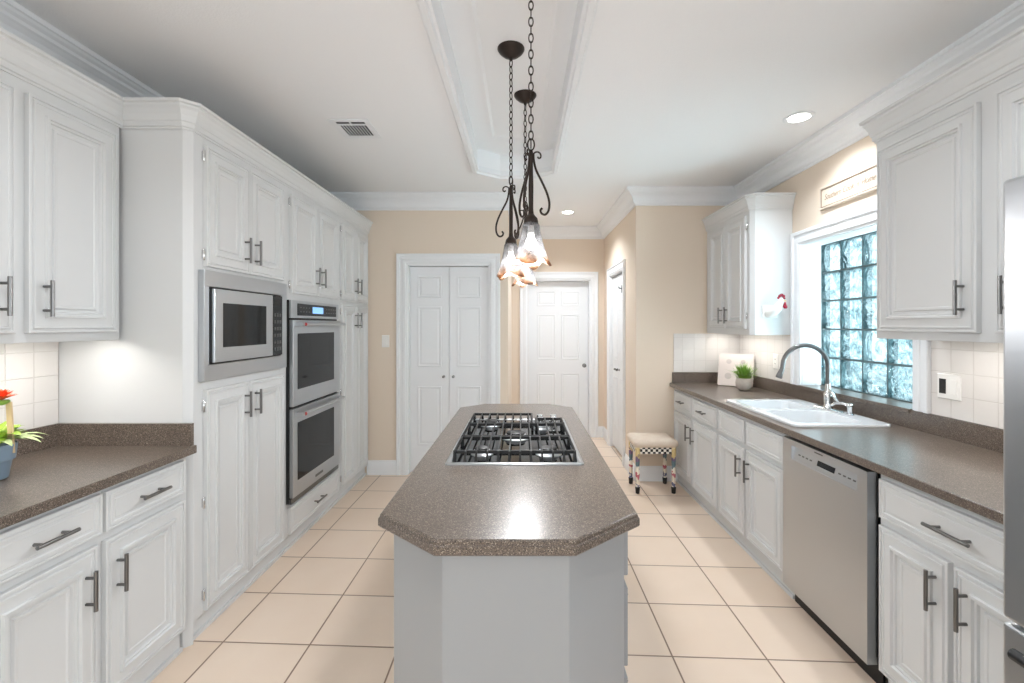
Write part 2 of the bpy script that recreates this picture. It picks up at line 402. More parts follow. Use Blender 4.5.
# closet interiors closed off behind the doors
struct(MB().box(BX0-.05, BX1+.05, YA+T+.02, YA+T+.05, 0, 2.2).box(HX0-.05, HX1+.05, YB+T+.02, YB+T+.05, 0, 2.2).box(XC+T+.02, XC+T+.05, CY0-.05, CY1+.05, 0, 2.2).build('wall_closet_back', 'wall'))
struct(MB().box(XR+.2, 14, -12, 16, -.15, -.05).build('ground', 'grass'))

# crown moulding of the room
def cprof(h, o, zt):
    P = [(0, -1), (.10, -1), (.14, -.90), (.24, -.86), (.30, -.80), (.34, -.66), (.46, -.50), (.62, -.40), (.70, -.36), (.74, -.28), (.86, -.22), (.92, -.16), (1, -.14), (1, 0), (0, 0)]
    return [(a*o, zt+b*h) for a, b in P]
PATH = [(XR, YR), (XR, YD), (XC, YD), (XC, YB), (XA, YB), (XA, YA), (XL, YA), (XL, YR)]
struct(MB().sweep(PATH, cprof(.15, .105, CEIL)).build('trim_1', 'trim'))
def base(name, p, q):
    pr = [(0, 0), (.016, 0), (.016, .095), (.013, .105), (.013, .112), (.009, .122), (.006, .138), (0, .14)]
    struct(MB().sweep([p, q], pr).build(name, 'trim'))
base('baseboard_far', (BX0-.105, YA), (-1.50, YA))
base('baseboard_hall_far', (XC, YB), (HX1+.10, YB))
base('baseboard_hall_right', (XC, CY1+.1), (XC, YB))
base('baseboard_hall_right_near', (XC, YD), (XC, CY0-.1))
base('baseboard_corner', (1.46, YD), (XC, YD))
base('baseboard_hall_left', (XA, YB), (XA, YA))
base('baseboard_far_hall', (XA, YA), (BX1+.105, YA))

# ---------------------------------------------------------------- interior doors
def casing_mb(F, a0, a1, z1, w=.10):
    m = MB()
    prof = [(0, .0), (0, .012), (.012, .014), (.018, .020), (.045, .020), (.050, .015), (.070, .015), (.076, .024), (w-.004, .026), (w, .022), (w, 0)]
    L = []
    for d, n in prof:
        L.append([F(a0-d, n, 0), F(a0-d, n, z1+d), F(a1+d, n, z1+d), F(a1+d, n, 0)])
    n = len(prof)
    for i in range(n-1):
        A, B = L[i], L[i+1]
        for j in range(3): m.add([A[j], A[j+1], B[j+1], B[j]], [(0, 1, 2, 3)])
    return m
PANEL = [(0, 0), (.004, .006), (.012, .006), (.020, .0012), (.026, .0012), (.040, .005)]
def leaf(F, a0, a1, n0, panels, z0=.012, z1=DZ-.004, t=.035):
    m = MB(); m.bf(F, a0, a1, n0-t, n0, z0, z1)
    for (b0, b1, y0, y1) in panels: m.rings(F, b0, b1, y0, y1, PANEL, n0)
    return m
def knob_mb(F, a, n, z, r=.014):
    m = MB(); c = Vector(F(a, n, z)); d = (Vector(F(a, n+1, z))-c)
    m.tube([c, c+d*.004, c+d*.006, c+d*.02, c+d*.024, c+d*.036, c+d*.044, c+d*.047], [r*1.2, r*1.2, r*.45, r*.45, r*.9, r*1.15, r*.9, r*.2], 16)
    return m
def panels3(a0, a1):
    w = a1-a0; i = .19*w
    return [(a0+i, a1-i, .27, .85), (a0+i, a1-i, 1.04, 1.63), (a0+i, a1-i, 1.715, 1.93)]
def panels6(a0, a1):
    w = a1-a0; o = []
    for (s0, s1) in ((.14, .45), (.55, .86)):
        for (z0, z1) in ((.23, .82), (1.0, 1.59), (1.70, 1.895)):
            o.append((a0+w*s0, a0+w*s1, z0, z1))
    return o
def door_root(name): 
    o = bpy.data.objects.new(name, None); COL.objects.link(o); o['kind'] = 'structure'; return o
F = FF(YA); d1 = door_root('door_1')
casing_mb(F, BX0, BX1, DZ, .105).build('door_casing', 'trim', d1)
MB().bf(F, BX0-.001, BX0+.012, -.13, .0, 0, DZ).bf(F, BX1-.012, BX1+.001, -.13, 0, 0, DZ).bf(F, BX0, BX1, -.13, 0, DZ-.012, DZ).build('door_jamb', 'trim', d1)
mid = -.714
for (a0, a1) in ((BX0+.014, mid-.002), (mid+.002, BX1-.014)):
    lf = leaf(F, a0, a1, -.05, panels3(a0, a1), z1=DZ-.016).build('door_leaf', 'door', d1)
    ka = (a1-.05) if a1 < -.5 else (a0+.04)
    knob_mb(F, ka, -.05, .945, .011).build('door_knob', 'nickel', lf, smooth=True)
F = FF(YB); d2 = door_root('door_2')
casing_mb(F, HX0, HX1, DZ, .10).build('door_casing', 'trim', d2)
MB().bf(F, HX0-.001, HX0+.015, -.13, .0, 0, DZ).bf(F, HX1-.015, HX1+.001, -.13, 0, 0, DZ).bf(F, HX0, HX1, -.13, 0, DZ-.015, DZ).build('door_jamb', 'trim', d2)
lf = leaf(F, HX0+.018, HX1-.018, -.085, panels6(HX0+.018, HX1-.018), z1=DZ-.018).build('door_leaf', 'door', d2)
knob_mb(F, .815, -.085, .92, .022).build('door_knob', 'nickel', lf, smooth=True)
F = FR(XC); d3 = door_root('door_3')
casing_mb(F, CY0, CY1, DZ, .09).build('door_casing', 'trim', d3)
MB().bf(F, CY0-.001, CY0+.012, -.13, .0, 0, DZ).bf(F, CY1-.012, CY1+.001, -.13, 0, 0, DZ).bf(F, CY0, CY1, -.13, 0, DZ-.012, DZ).build('door_jamb', 'trim', d3)
cm = (CY0+CY1)/2
for (a0, a1) in ((CY0+.014, cm-.002), (cm+.002, CY1-.014)):
    lf = leaf(F, a0, a1, -.025, panels3(a0, a1), z0=.03, z1=DZ-.03).build('door_leaf', 'door', d3)
    knob_mb(F, cm+(.05 if a0 > cm else -.05), -.025, .95, .011).build('door_knob', 'nickel', lf, smooth=True)

# ---------------------------------------------------------------- glass block window
XG = 2.165
w1 = door_root('window_1')
NX, NZ = 5, 5; CW = [.15, .2, .2, .2, .2]; YS = [WY0+.005+sum(CW[:i]) for i in range(6)]; pz = (WZ1-WZ0-.01)/NZ
g = MB(); k = MB()
for i in range(NX):
    for j in range(NZ):
        y0 = YS[i]; px = CW[i]; z0 = WZ0+.005+j*pz; e = .006
        g.loops([[(XG+dx, y0+e+c, z0+e+c), (XG+dx, y0+px-e-c, z0+e+c), (XG+dx, y0+px-e-c, z0+pz-e-c), (XG+dx, y0+e+c, z0+pz-e-c)] for dx, c in ((-.004, .014), (0, .003), (.004, 0), (.062, 0), (.066, .003), (.070, .014))])
for i in range(NX+1): k.box(XG+.004, XG+.062, YS[i]-.006, YS[i]+.006, WZ0, WZ1)
for j in range(NZ+1): k.box(XG+.005, XG+.061, WY0, WY1, WZ0+.005+j*pz-.006, WZ0+.005+j*pz+.006)
g.build('glass_blocks', 'block', w1); k.build('block_joints', 'grout', w1)
# casing: profile on left, right, top; stone sill at the foot
F = FR(XR)
m = MB()
prof = [(0, .0), (0, .014), (.012, .016), (.018, .022), (.045, .022), (.050, .017), (.070, .017), (.076, .026), (.096, .028), (.10, .024), (.10, 0)]
L = []
for d, n in prof: L.append([F(WY0-d, n, WZ0), F(WY0-d, n, WZ1+d), F(WY1+d, n, WZ1+d), F(WY1+d, n, WZ0)])
for i in range(len(prof)-1):
    A, B = L[i], L[i+1]
    for j in range(3): m.add([A[j], A[j+1], B[j+1], B[j]], [(0, 1, 2, 3)])
m.build('window_casing', 'trim', w1)
MB().box(XR+.001, XG+.06, WY0, WY0+.004, WZ0, WZ1).box(XR+.001, XG+.06, WY1-.004, WY1, WZ0, WZ1).box(XR+.001, XG+.06, WY0, WY1, WZ1-.004, WZ1).build('window_reveal', 'trim', w1)
MB().box(XR-.03, XG+.004, WY0+.004, WY1-.004, WZ0-.02, WZ0+.004).build('window_sill', 'counter', w1, bevel=.003)

# ---------------------------------------------------------------- wall tile
struct(MB().box(XL, XL+.008, -.6, 2.055, 1.012, 1.385).build('wall_left_tile', 'tile_side'))
struct(MB().box(XR-.008, XR, .9, WY0-.102, 1.012, 1.385).box(XR-.008, XR, WY1+.102, YD, 1.012, 1.37).build('wall_right_tile', 'tile_side'))
struct(MB().box(1.41, XR-.008, YD-.008, YD, 1.012, 1.37).build('wall_corner_tile', 'tile_far'))

# ---------------------------------------------------------------- cabinetry
DOOR = [(0, 0), (0, .018), (.002, .020), (.009, .020), (.011, .015), (.015, .015), (.018, .021), (.024, .021), (.026, .018), (.056, .018), (.058, .027), (.066, .027), (.069, .019), (.076, .019),
        (.079, .011), (.090, .008), (.094, .014), (.102, .014), (.106, .011)]
DRAW = [(0, 0), (0, .018), (.002, .020), (.009, .020), (.011, .016), (.015, .016), (.018, .021), (.026, .021), (.029, .016), (.036, .016), (.039, .019)]
def pull(F, a, z, n, L=.135, vert=True):
    m = MB(); r = .0064
    h = L/2; off = .032; q = h*.66
    P = (lambda t: F(a, n+off, z+t)) if vert else (lambda t: F(a+t, n+off, z))
    Q = (lambda t: F(a, n-.001, z+t)) if vert else (lambda t: F(a+t, n-.001, z))
    m.tube([P(-h), P(h)], r, 10)
    for t in (-q, q): m.tube([Q(t), P(t)], r*.8, 8)
    return m
def hinge(F, a, z, n=.0):
    m = MB(); m.tube([F(a, n+.008, z-.028), F(a, n+.008, z-.024), F(a, n+.008, z+.024), F(a, n+.008, z+.028)], [.002, .005, .005, .002], 8)
    m.bf(F, a-.005, a+.005, 0, .006, z-.02, z+.02); return m
def cab(label, F, a0, a1, z0, z1, depth, doors=(), drawers=(), toe=True, group=None, name='base_cabinet', cat='cabinet', chamfer=None, openings=(), rail=0, body_mat='paint', front_mat='paint'):
    c = F((a0+a1)/2, -depth/2, 0 if toe else z0)
    root = empty(name, c, label, cat, group)
    t = .018; m = MB()
    zb = z0 if not toe else .10
    m.bf(F, a0, a0+t, -depth, -.001, zb, z1); m.bf(F, a1-t, a1, -depth, -.001, zb, z1)
    m.bf(F, a0+t, a1-t, -depth, -depth+.006, zb, z1); m.bf(F, a0+t, a1-t, -depth+.006, -.02, zb+rail, zb+rail+t)
    if not toe: m.bf(F, a0+t, a1-t, -depth+.006, -.02, z1-t, z1)
    # face frame around openings
    if openings:
        (o0, o1, p0, p1) = openings[0]
        m.bf(F, a0, o0, -.02, 0, zb, z1); m.bf(F, o1, a1, -.02, 0, zb, z1); m.bf(F, o0, o1, -.02, 0, zb, p0); m.bf(F, o0, o1, -.02, 0, p1, z1)
        m.bf(F, a0+t, a1-t, -depth+.006, -.02, p0-.02, p0); m.bf(F, a0+t, a1-t, -depth+.006, -.02, p1, p1+.02)
    else:
        m.bf(F, a0, a1, -.02, 0, zb, z1)
    m.build('cabinet_body', body_mat, root, bevel=.0015)
    if toe:
        MB().bf(F, a0, a1, -.045, -.03, 0, .10).bf(F, a0, a1, -.03, -.016, 0, .018).build('toe_kick', front_mat, root)
    for d in doors:
        b0, b1, y0, y1 = d[:4]
        L = d[4]     # 'a0' or 'a1' side of the pull ; pull z
        o = MB().rings(F, b0, b1, y0, y1, DOOR, .0005).build('door', front_mat, root)
        ho = .044 if toe or name == 'tall_cabinet' else .050
        ha = b0+ho if L == 0 else b1-ho
        pull(F, ha, d[5], .021).build('handle', 'nickel', o, smooth=True)
        ga = b1+.006 if L == 0 else b0-.006
        if len(d) > 6:
            for z in d[6]: hinge(F, ga, z).build('hinge', 'chrome', o, smooth=True)
    for d in drawers:
        b0, b1, y0, y1 = d[:4]
        o = MB().rings(F, b0, b1, y0, y1, DRAW, .0005).build('drawer', front_mat, root)
        if len(d) > 4 and d[4]: pull(F, (b0+b1)/2, (y0+y1)/2, .021, d[4], False).build('handle', 'nickel', o, smooth=True)
    return root

XTL = -1.492
F = FL(XTL)
GL = 'white base cabinets on the left'
cab('white two-drawer base cabinet under the left counter, against the tall cabinets', F, 1.225, 2.045, 0, .878, .57,
    doors=[(1.245, 1.598, .12, .685, 1, .55), (1.630, 2.012, .12, .685, 0, .55)], drawers=[(1.245, 1.616, .715, .858, .13), (1.630, 2.012, .715, .858, .13)], group=GL)
cab('white base cabinet under the left counter, mostly cut off by the picture edge', F, .39, 1.223, 0, .878, .57,
    doors=[(.41, .80, .12, .685, 1, .55), (.814, 1.205, .12, .685, 0, .55)], drawers=[(.41, .80, .715, .858, .15), (.814, 1.205, .715, .858, .15)], group=GL)

# tall wall of cabinets
GT = 'tall cabinets along the left wall'
Y0, Y1, Y2, Y3 = 2.06, 2.885, 3.735, 4.455
ZT = 2.40
t1 = cab('tall white cabinet built around the microwave, doors above and below it', F, Y0+.028, Y1, 0, ZT, .57,
    doors=[(2.152, 2.487, 1.725, 2.29, 1, 1.845, (1.78, 2.24)), (2.493, 2.852, 1.725, 2.29, 0, 1.845, ()),
           (2.152, 2.487, .115, 1.145, 1, 1.03, (.19, .62, 1.07)), (2.493, 2.852, .115, 1.145, 0, 1.03, ())],
    openings=[(2.15, 2.83, 1.215, 1.68)], group=GT, name='tall_cabinet')
# side panel with its clipped corner and the panel returning to the wall
MB().loops([[(x, y, z) for x, y in ((XL+.004, Y0), (XTL-.028, Y0), (XTL, Y0+.028), (XTL-.02, Y0+.03), (XL+.004, Y0+.02))] for z in (.0, ZT)]).build('side_panel', 'paint', t1)
t2 = cab('tall white cabinet built around the double oven, doors above and one drawer below', F, Y1, Y2, 0, ZT, .57,
    doors=[(2.945, 3.325, 1.655, 2.29, 1, 1.79, (1.71, 2.24)), (3.331, 3.70, 1.655, 2.29, 0, 1.79, ())],
    drawers=[(2.93, 3.70, .115, .285, .15)], openings=[(2.925, 3.635, .33, 1.59)], group=GT, name='tall_cabinet')
t3 = cab('tall white pantry cabinet at the far end, next to the beige wall and closet', F, Y2, Y3, 0, ZT, .57,
    doors=[(3.775, 4.085, 1.655, 2.29, 1, 1.79, (1.71, 2.24)), (4.091, 4.40, 1.655, 2.29, 0, 1.79, ()),
           (3.775, 4.085, .115, 1.625, 1, 1.49, (.19, .9, 1.56)), (4.091, 4.40, .115, 1.625, 0, 1.49, ())], group=GT, name='tall_cabinet')
def crown(label, path, zt=2.445, h=.118, o=.048):
    P = [(0, -1), (.10, -1), (.10, -.93), (.22, -.90), (.26, -.80), (.26, -.74), (.36, -.70), (.46, -.50), (.66, -.30), (.80, -.22), (.80, -.14), (1, -.10), (1, 0), (0, 0)]
    m = MB().sweep(path, [(a*o+.0005, zt+b*h) for a, b in P])
    ob = m.build('cabinet_crown', 'paint', loc=(path[0][0], path[0][1], zt-h))
    return tag(ob, label, 'crown molding', 'crown moldings on the cabinets')
XUL = -1.79
crown('long white stepped crown molding on top of the left upper and tall cabinets', [(XTL, YA-.004), (XTL, Y0+.027), (XTL-.028, Y0-.001), (XUL, Y0-.001), (XUL, .39)])

F = FL(XUL); GU = 'white upper cabinets above the left counter'
cab('white upper cabinet above the left counter, its right end against the tall cabinets', F, 1.225, 2.045, 1.385, ZT, .28,
    doors=[(1.245, 1.611, 1.42, 2.285, 1, 1.548), (1.653, 2.014, 1.42, 2.285, 0, 1.548)], toe=False, group=GU, name='upper_cabinet', rail=.03)
cab('white upper cabinet on the left wall, mostly cut off by the picture edge', F, .39, 1.223, 1.385, ZT, .28,
    doors=[(.41, .79, 1.42, 2.285, 1, 1.548), (.824, 1.205, 1.42, 2.285, 0, 1.548)], toe=False, group=GU, name='upper_cabinet', rail=.03)

XRU = 1.72; F = FR(XRU); GR = 'white upper cabinets on the right wall'
cab('large white upper cabinet on the right wall beside the refrigerator, near the glass block window', F, 1.195, 2.232, 1.385, ZT, .30,
    doors=[(1.215, 1.655, 1.42, 2.285, 1, 1.555), (1.722, 2.205, 1.42, 2.285, 0, 1.555)], toe=False, group=GR, name='upper_cabinet', rail=.03)
crown('white stepped crown molding on top of the upper cabinet beside the refrigerator', [(XRU, 1.195), (XRU, 2.233), (XR-.002, 2.233)], 2.45)
uf = cab('small white upper cabinet in the far right corner, left of the glass block window', F, 3.478, YD-.004, 1.375, ZT, .30,
    doors=[(3.515, 3.850, 1.42, 2.285, 1, 1.53, (1.52, 2.2)), (3.858, 4.185, 1.42, 2.285, 0, 1.53)], toe=False, group=GR, name='upper_cabinet', rail=.03)
MB().loops([[(x, y, z) for x, y in ((XR-.002, 3.45), (XRU+.028, 3.45), (XRU, 3.478), (XRU+.02, 3.48), (XR-.002, 3.47))][::-1] for z in (1.375, ZT)]).build('side_panel', 'paint', uf)
crown('white stepped crown molding on top of the small far right upper cabinet', [(XR-.002, 3.449), (XRU+.028, 3.449), (XRU, 3.477), (XRU, YD-.004)], 2.43)
# the left one's far corner return is hidden; under-cabinet lights
def under_light(label, x0, x1, y0, y1, z, power):
    cx, cy = (x0+x1)/2, (y0+y1)/2
    r = empty('under_cabinet_light', (cx, cy, z), label, 'light', 'strip lights under the upper cabinets')
    MB().box(x0, x1, y0, y1, z-.012, z).build('light_housing', 'plastic', r, bevel=.002)
    MB().box(x0+.004, x1-.004, y0+.01, y1-.01, z-.015, z-.012).build('light_lens', 'lens', r)
    adopt(area('strip_glow', (cx, cy, z-.017), (0, 0, 0), x1-x0-.01, y1-y0-.02, power*.13, (1, .97, .94)), r)
under_light('slim strip light under the left upper cabinet beside the tall cabinets', -1.86, -1.82, 1.30, 1.98, 1.41, 3.2)
under_light('slim strip light under the left upper cabinet nearest the camera', -1.86, -1.82, .48, 1.16, 1.41, 3.2)
under_light('slim strip light under the right upper cabinet beside the refrigerator', 1.78, 1.82, 1.30, 2.1, 1.41, 3.2)
under_light('slim strip light under the small upper cabinet in the far right corner', 1.80, 1.84, 3.55, 4.18, 1.40, 3.0)

# right base run
XRB = 1.415; F = FR(XRB); GB = 'white base cabinets along the right wall'
cab('white base cabinet at the far end of the right counter, beside the patterned stool', F, 3.289, YD-.004, 0, .878, .585,
    doors=[(3.308, 3.770, .12, .67, 1, .55), (3.797, 4.225, .12, .67, 0, .55)], drawers=[(3.308, 3.770, .70, .85, .12), (3.797, 4.225, .70, .85, .12)], group=GB)
cab('white sink base cabinet with plain false drawer fronts, left of the dishwasher', F, 2.432, 3.287, 0, .878, .585,
    doors=[(2.462, 2.868, .12, .67, 1, .55), (2.894, 3.270, .12, .67, 0, .55)], drawers=[(2.462, 2.868, .70, .85), (2.894, 3.270, .70, .85)], group=GB)
cab('white base cabinet with one wide drawer over two doors, right of the dishwasher', F, 1.15, 1.815, 0, .878, .585,
    doors=[(1.17, 1.488, .10, .67, 1, .555), (1.508, 1.800, .10, .67, 0, .555)], drawers=[(1.17, 1.800, .70, .85, .16)], group=GB)

# ---------------------------------------------------------------- countertops
def rr(x0, x1, y0, y1, r, k=5):
    o = []
    for cx, cy, a in ((x0+r, y0+r, 180), (x1-r, y0+r, 270), (x1-r, y1-r, 0), (x0+r, y1-r, 90)):
        for i in range(k+1):
            t = R(a+90*i/k); o.append((cx+r*math.cos(t), cy+r*math.sin(t)))
    return o
def plate_obj(name, m, outer, holes, z0, z1, parent=None, loc=(0, 0, 0), bevel=0):
    L = Vector(loc)
    if parent is not None:
        r = parent
        while r.parent: r = r.parent
        L = Vector(r.location)
    bm = bmesh.new(); es = []; rings_ = []
    for pts in [outer]+holes:
        v = [bm.verts.new((x-L.x, y-L.y, z1-L.z)) for x, y in pts]; rings_.append(v)
        es += [bm.edges.new((v[i], v[(i+1) % len(v)])) for i in range(len(v))]
    g = bmesh.ops.triangle_fill(bm, edges=es, use_beauty=True)
    top = [f for f in bm.faces]
    dn = {}
    for v in list(bm.verts): dn[v] = bm.verts.new((v.co.x, v.co.y, z0-L.z))
    for f in top: bm.faces.new([dn[v] for v in reversed(f.verts)])
    for v in rings_:
        for i in range(len(v)):
            a, b = v[i], v[(i+1) % len(v)]; bm.faces.new((a, b, dn[b], dn[a]))
    bmesh.ops.recalc_face_normals(bm, faces=bm.faces)
    me = bpy.data.meshes.new(name); bm.to_mesh(me); bm.free(); me.materials.append(MT[m])
    o = bpy.data.objects.new(name, me); COL.objects.link(o)
    if parent is not None: o.parent = parent
    else: o.location = loc
    if bevel:
        b = o.modifiers.new('bevel', 'BEVEL'); b.width = bevel; b.segments = 2; b.limit_method = 'ANGLE'; b.angle_limit = R(40)
    return o
ZC = .914
# left counter with its upstands
r = empty('countertop', (-1.78, 1.2, .88), 'speckled brown countertop on the left base cabinets, holding the potted plant', 'countertop')
plate_obj('slab', 'counter', [(XL+.001, .39), (-1.453, .39), (-1.453, Y0-.002), (XL+.001, Y0-.002)], [], .879, ZC, r, bevel=.004)
MB().box(XL+.001, XL+.021, .39, Y0-.002, ZC, 1.012).box(XL+.021, -1.468, Y0-.022, Y0-.002, ZC, 1.012).build('backsplash', 'counter', r)
# right counter
r = empty('countertop', (1.7, 2.7, .88), 'long speckled brown countertop along the right wall with the white sink', 'countertop')
HOLE = rr(1.455, 1.925, 2.43, 3.20, .03)
plate_obj('slab', 'counter', [(1.372, 1.10), (XR-.001, 1.10), (XR-.001, YD-.001), (1.372, YD-.001)], [HOLE], .879, ZC, r, bevel=.004)
MB().box(XR-.021, XR-.001, 1.10, YD-.001, ZC, 1.01).box(1.395, XR-.021, YD-.021, YD-.001, ZC, 1.01).build('backsplash', 'counter', r)

# ---------------------------------------------------------------- island
ISL = [(-.22, 1.14), (.136, 1.14), (.335, 1.31), (.335, 3.0), (.19, 3.14), (-.255, 3.14), (-.41, 3.0), (-.41, 1.31)]
ro = empty('kitchen_island', (-.04, 2.14, 0), 'long grey painted island cabinet with clipped corners in the middle of the tile floor', 'kitchen island')
BASE = offset(ISL, -.04)
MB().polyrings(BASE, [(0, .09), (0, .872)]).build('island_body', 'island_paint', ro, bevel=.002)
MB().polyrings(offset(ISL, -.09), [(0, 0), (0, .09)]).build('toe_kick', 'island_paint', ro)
xi = BASE[2][0]; F = FL(xi)
ys = [(1.37, 1.84), (1.87, 2.42), (2.45, 2.93)]
for b, (a0, a1) in enumerate(ys):
    for (z0, z1) in ((.705, .852), (.435, .668), (.125, .400)):
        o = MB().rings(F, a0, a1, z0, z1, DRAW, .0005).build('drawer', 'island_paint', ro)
        pull(F, (a0+a1)/2, (z0+z1)/2, .021, .14, False).build('handle', 'nickel', o, smooth=True)
xi2 = BASE[-1][0]
top = MB().polyrings(ISL, [(-.012, ZC), (-.008, .9125), (-.005, .909), (-.0045, .902), (0, .899), (0, .880), (-.003, .876), (-.02, .874)]).build('island_countertop', 'counter', loc=(-.04, 2.14, .874))
tag(top, 'speckled brown eight-sided island countertop holding the gas cooktop', 'countertop')

# ---------------------------------------------------------------- cooktop
ck = empty('gas_cooktop', (-.028, 2.18, ZC), 'stainless five burner gas cooktop with black iron grates set in the island', 'cooktop')
CX0, CX1, CY_0, CY_1 = -.295, .238, 1.755, 2.605
MB().loops([[(x, y, z) for x, y in rr(CX0+o, CX1-o, CY_0+o, CY_1-o, .012, 3)] for o, z in ((0, ZC+.0005), (0, ZC+.005), (.004, ZC+.008), (.016, ZC+.008), (.022, ZC+.0025), (.024, ZC+.0022))]).build('steel_rim', 'steel', ck, smooth=True)
MB().loops([[(x, y, z) for x, y in rr(CX0+.025, CX1-.025, CY_0+.025, CY_1-.025, .01, 3)] for z in (ZC+.0023, ZC+.0035)]).build('burner_pan', 'black_glass', ck)
def burner(x, y, r):
    m = MB().lathe((x, y, ZC+.003), [(r*1.35, 0), (r*1.35, .004), (r*1.1, .008), (r, .010), (r*.98, .018), (r*.9, .020)], 28)
    o = m.build('burner', 'steel', ck, smooth=True)
    MB().lathe((x, y, ZC+.023), [(r*.86, 0), (r*.88, .003), (r*.86, .008), (r*.75, .010), (r*.1, .0105)], 28).build('burner_cap', 'iron', o, smooth=True)
for x, y, r in ((-.165, 1.90, .034), (.11, 1.90, .040), (-.03, 2.17, .050), (-.165, 2.44, .040), (.10, 2.36, .030)): burner(x, y, r)
def bar(m, p, q, w=.0075, h=.013):
    (x0, y0), (x1, y1) = p, q
    if x0 == x1: m.box(x0-w/2, x0+w/2, y0, y1, ZC+.046-h, ZC+.046)
    else: m.box(x0, x1, y0-w/2, y0+w/2, ZC+.046-h, ZC+.046)
def grate(y0, y1, ends, xs, xr):
    m = MB(); x0, x1 = xr
    ym = (y0+y1)/2
    bar(m, (x0, y0+.006), (x1, y0+.006)); bar(m, (x0, y1-.006), (x1, y1-.006))
    for x in xs: bar(m, (x, y0), (x, y1), .0058, .012)
    bar(m, (x0+.005, y0), (x0+.005, y1)); bar(m, (x1-.005, y0), (x1-.005, y1))
    for x in xs:       # sloped feet on the outer rim
        for (yy, s_) in ends:
            L = []
            for t, w in ((0, .0032), (.5, .004), (1, .0062)):
                yc = yy+s_*(.004+.014*t); z = ZC+.046-.037*t
                L.append([(x-w, yc-.005-.003*t, z), (x+w, yc-.005-.003*t, z), (x+w, yc+.005+.003*t, z), (x-w, yc+.005+.003*t, z)])
            m.loops(L)
    for x in (x0+.005, x1-.005):
        for y in (y0+.012, y1-.012): m.box(x-.006, x+.006, y-.006, y+.006, ZC+.0036, ZC+.035)
    m.build('grate', 'iron', ck, bevel=.0015)
XS = [CX0+.032+i*(CX1-CX0-.064)/11 for i in range(12)]
grate(1.795, 2.035, [(1.795, -1)], XS, (CX0+.026, CX1-.026))
grate(2.042, 2.300, [], XS, (CX0+.026, CX1-.026))
grate(2.307, 2.565, [(2.565, 1)], XS[:8], (CX0+.026, XS[8]-.02))
grate(2.307, 2.44, [], XS[8:], (XS[8]-.010, CX1-.026))
for (x, y) in ((.098, 2.478), (.172, 2.478), (.098, 2.545), (.172, 2.545)):
    MB().lathe((x, y, ZC+.0035), [(.022, 0), (.022, .004), (.018, .006), (.0175, .030), (.015, .036), (.002, .0365)], 20).build('control_knob', 'chrome', ck, smooth=True)

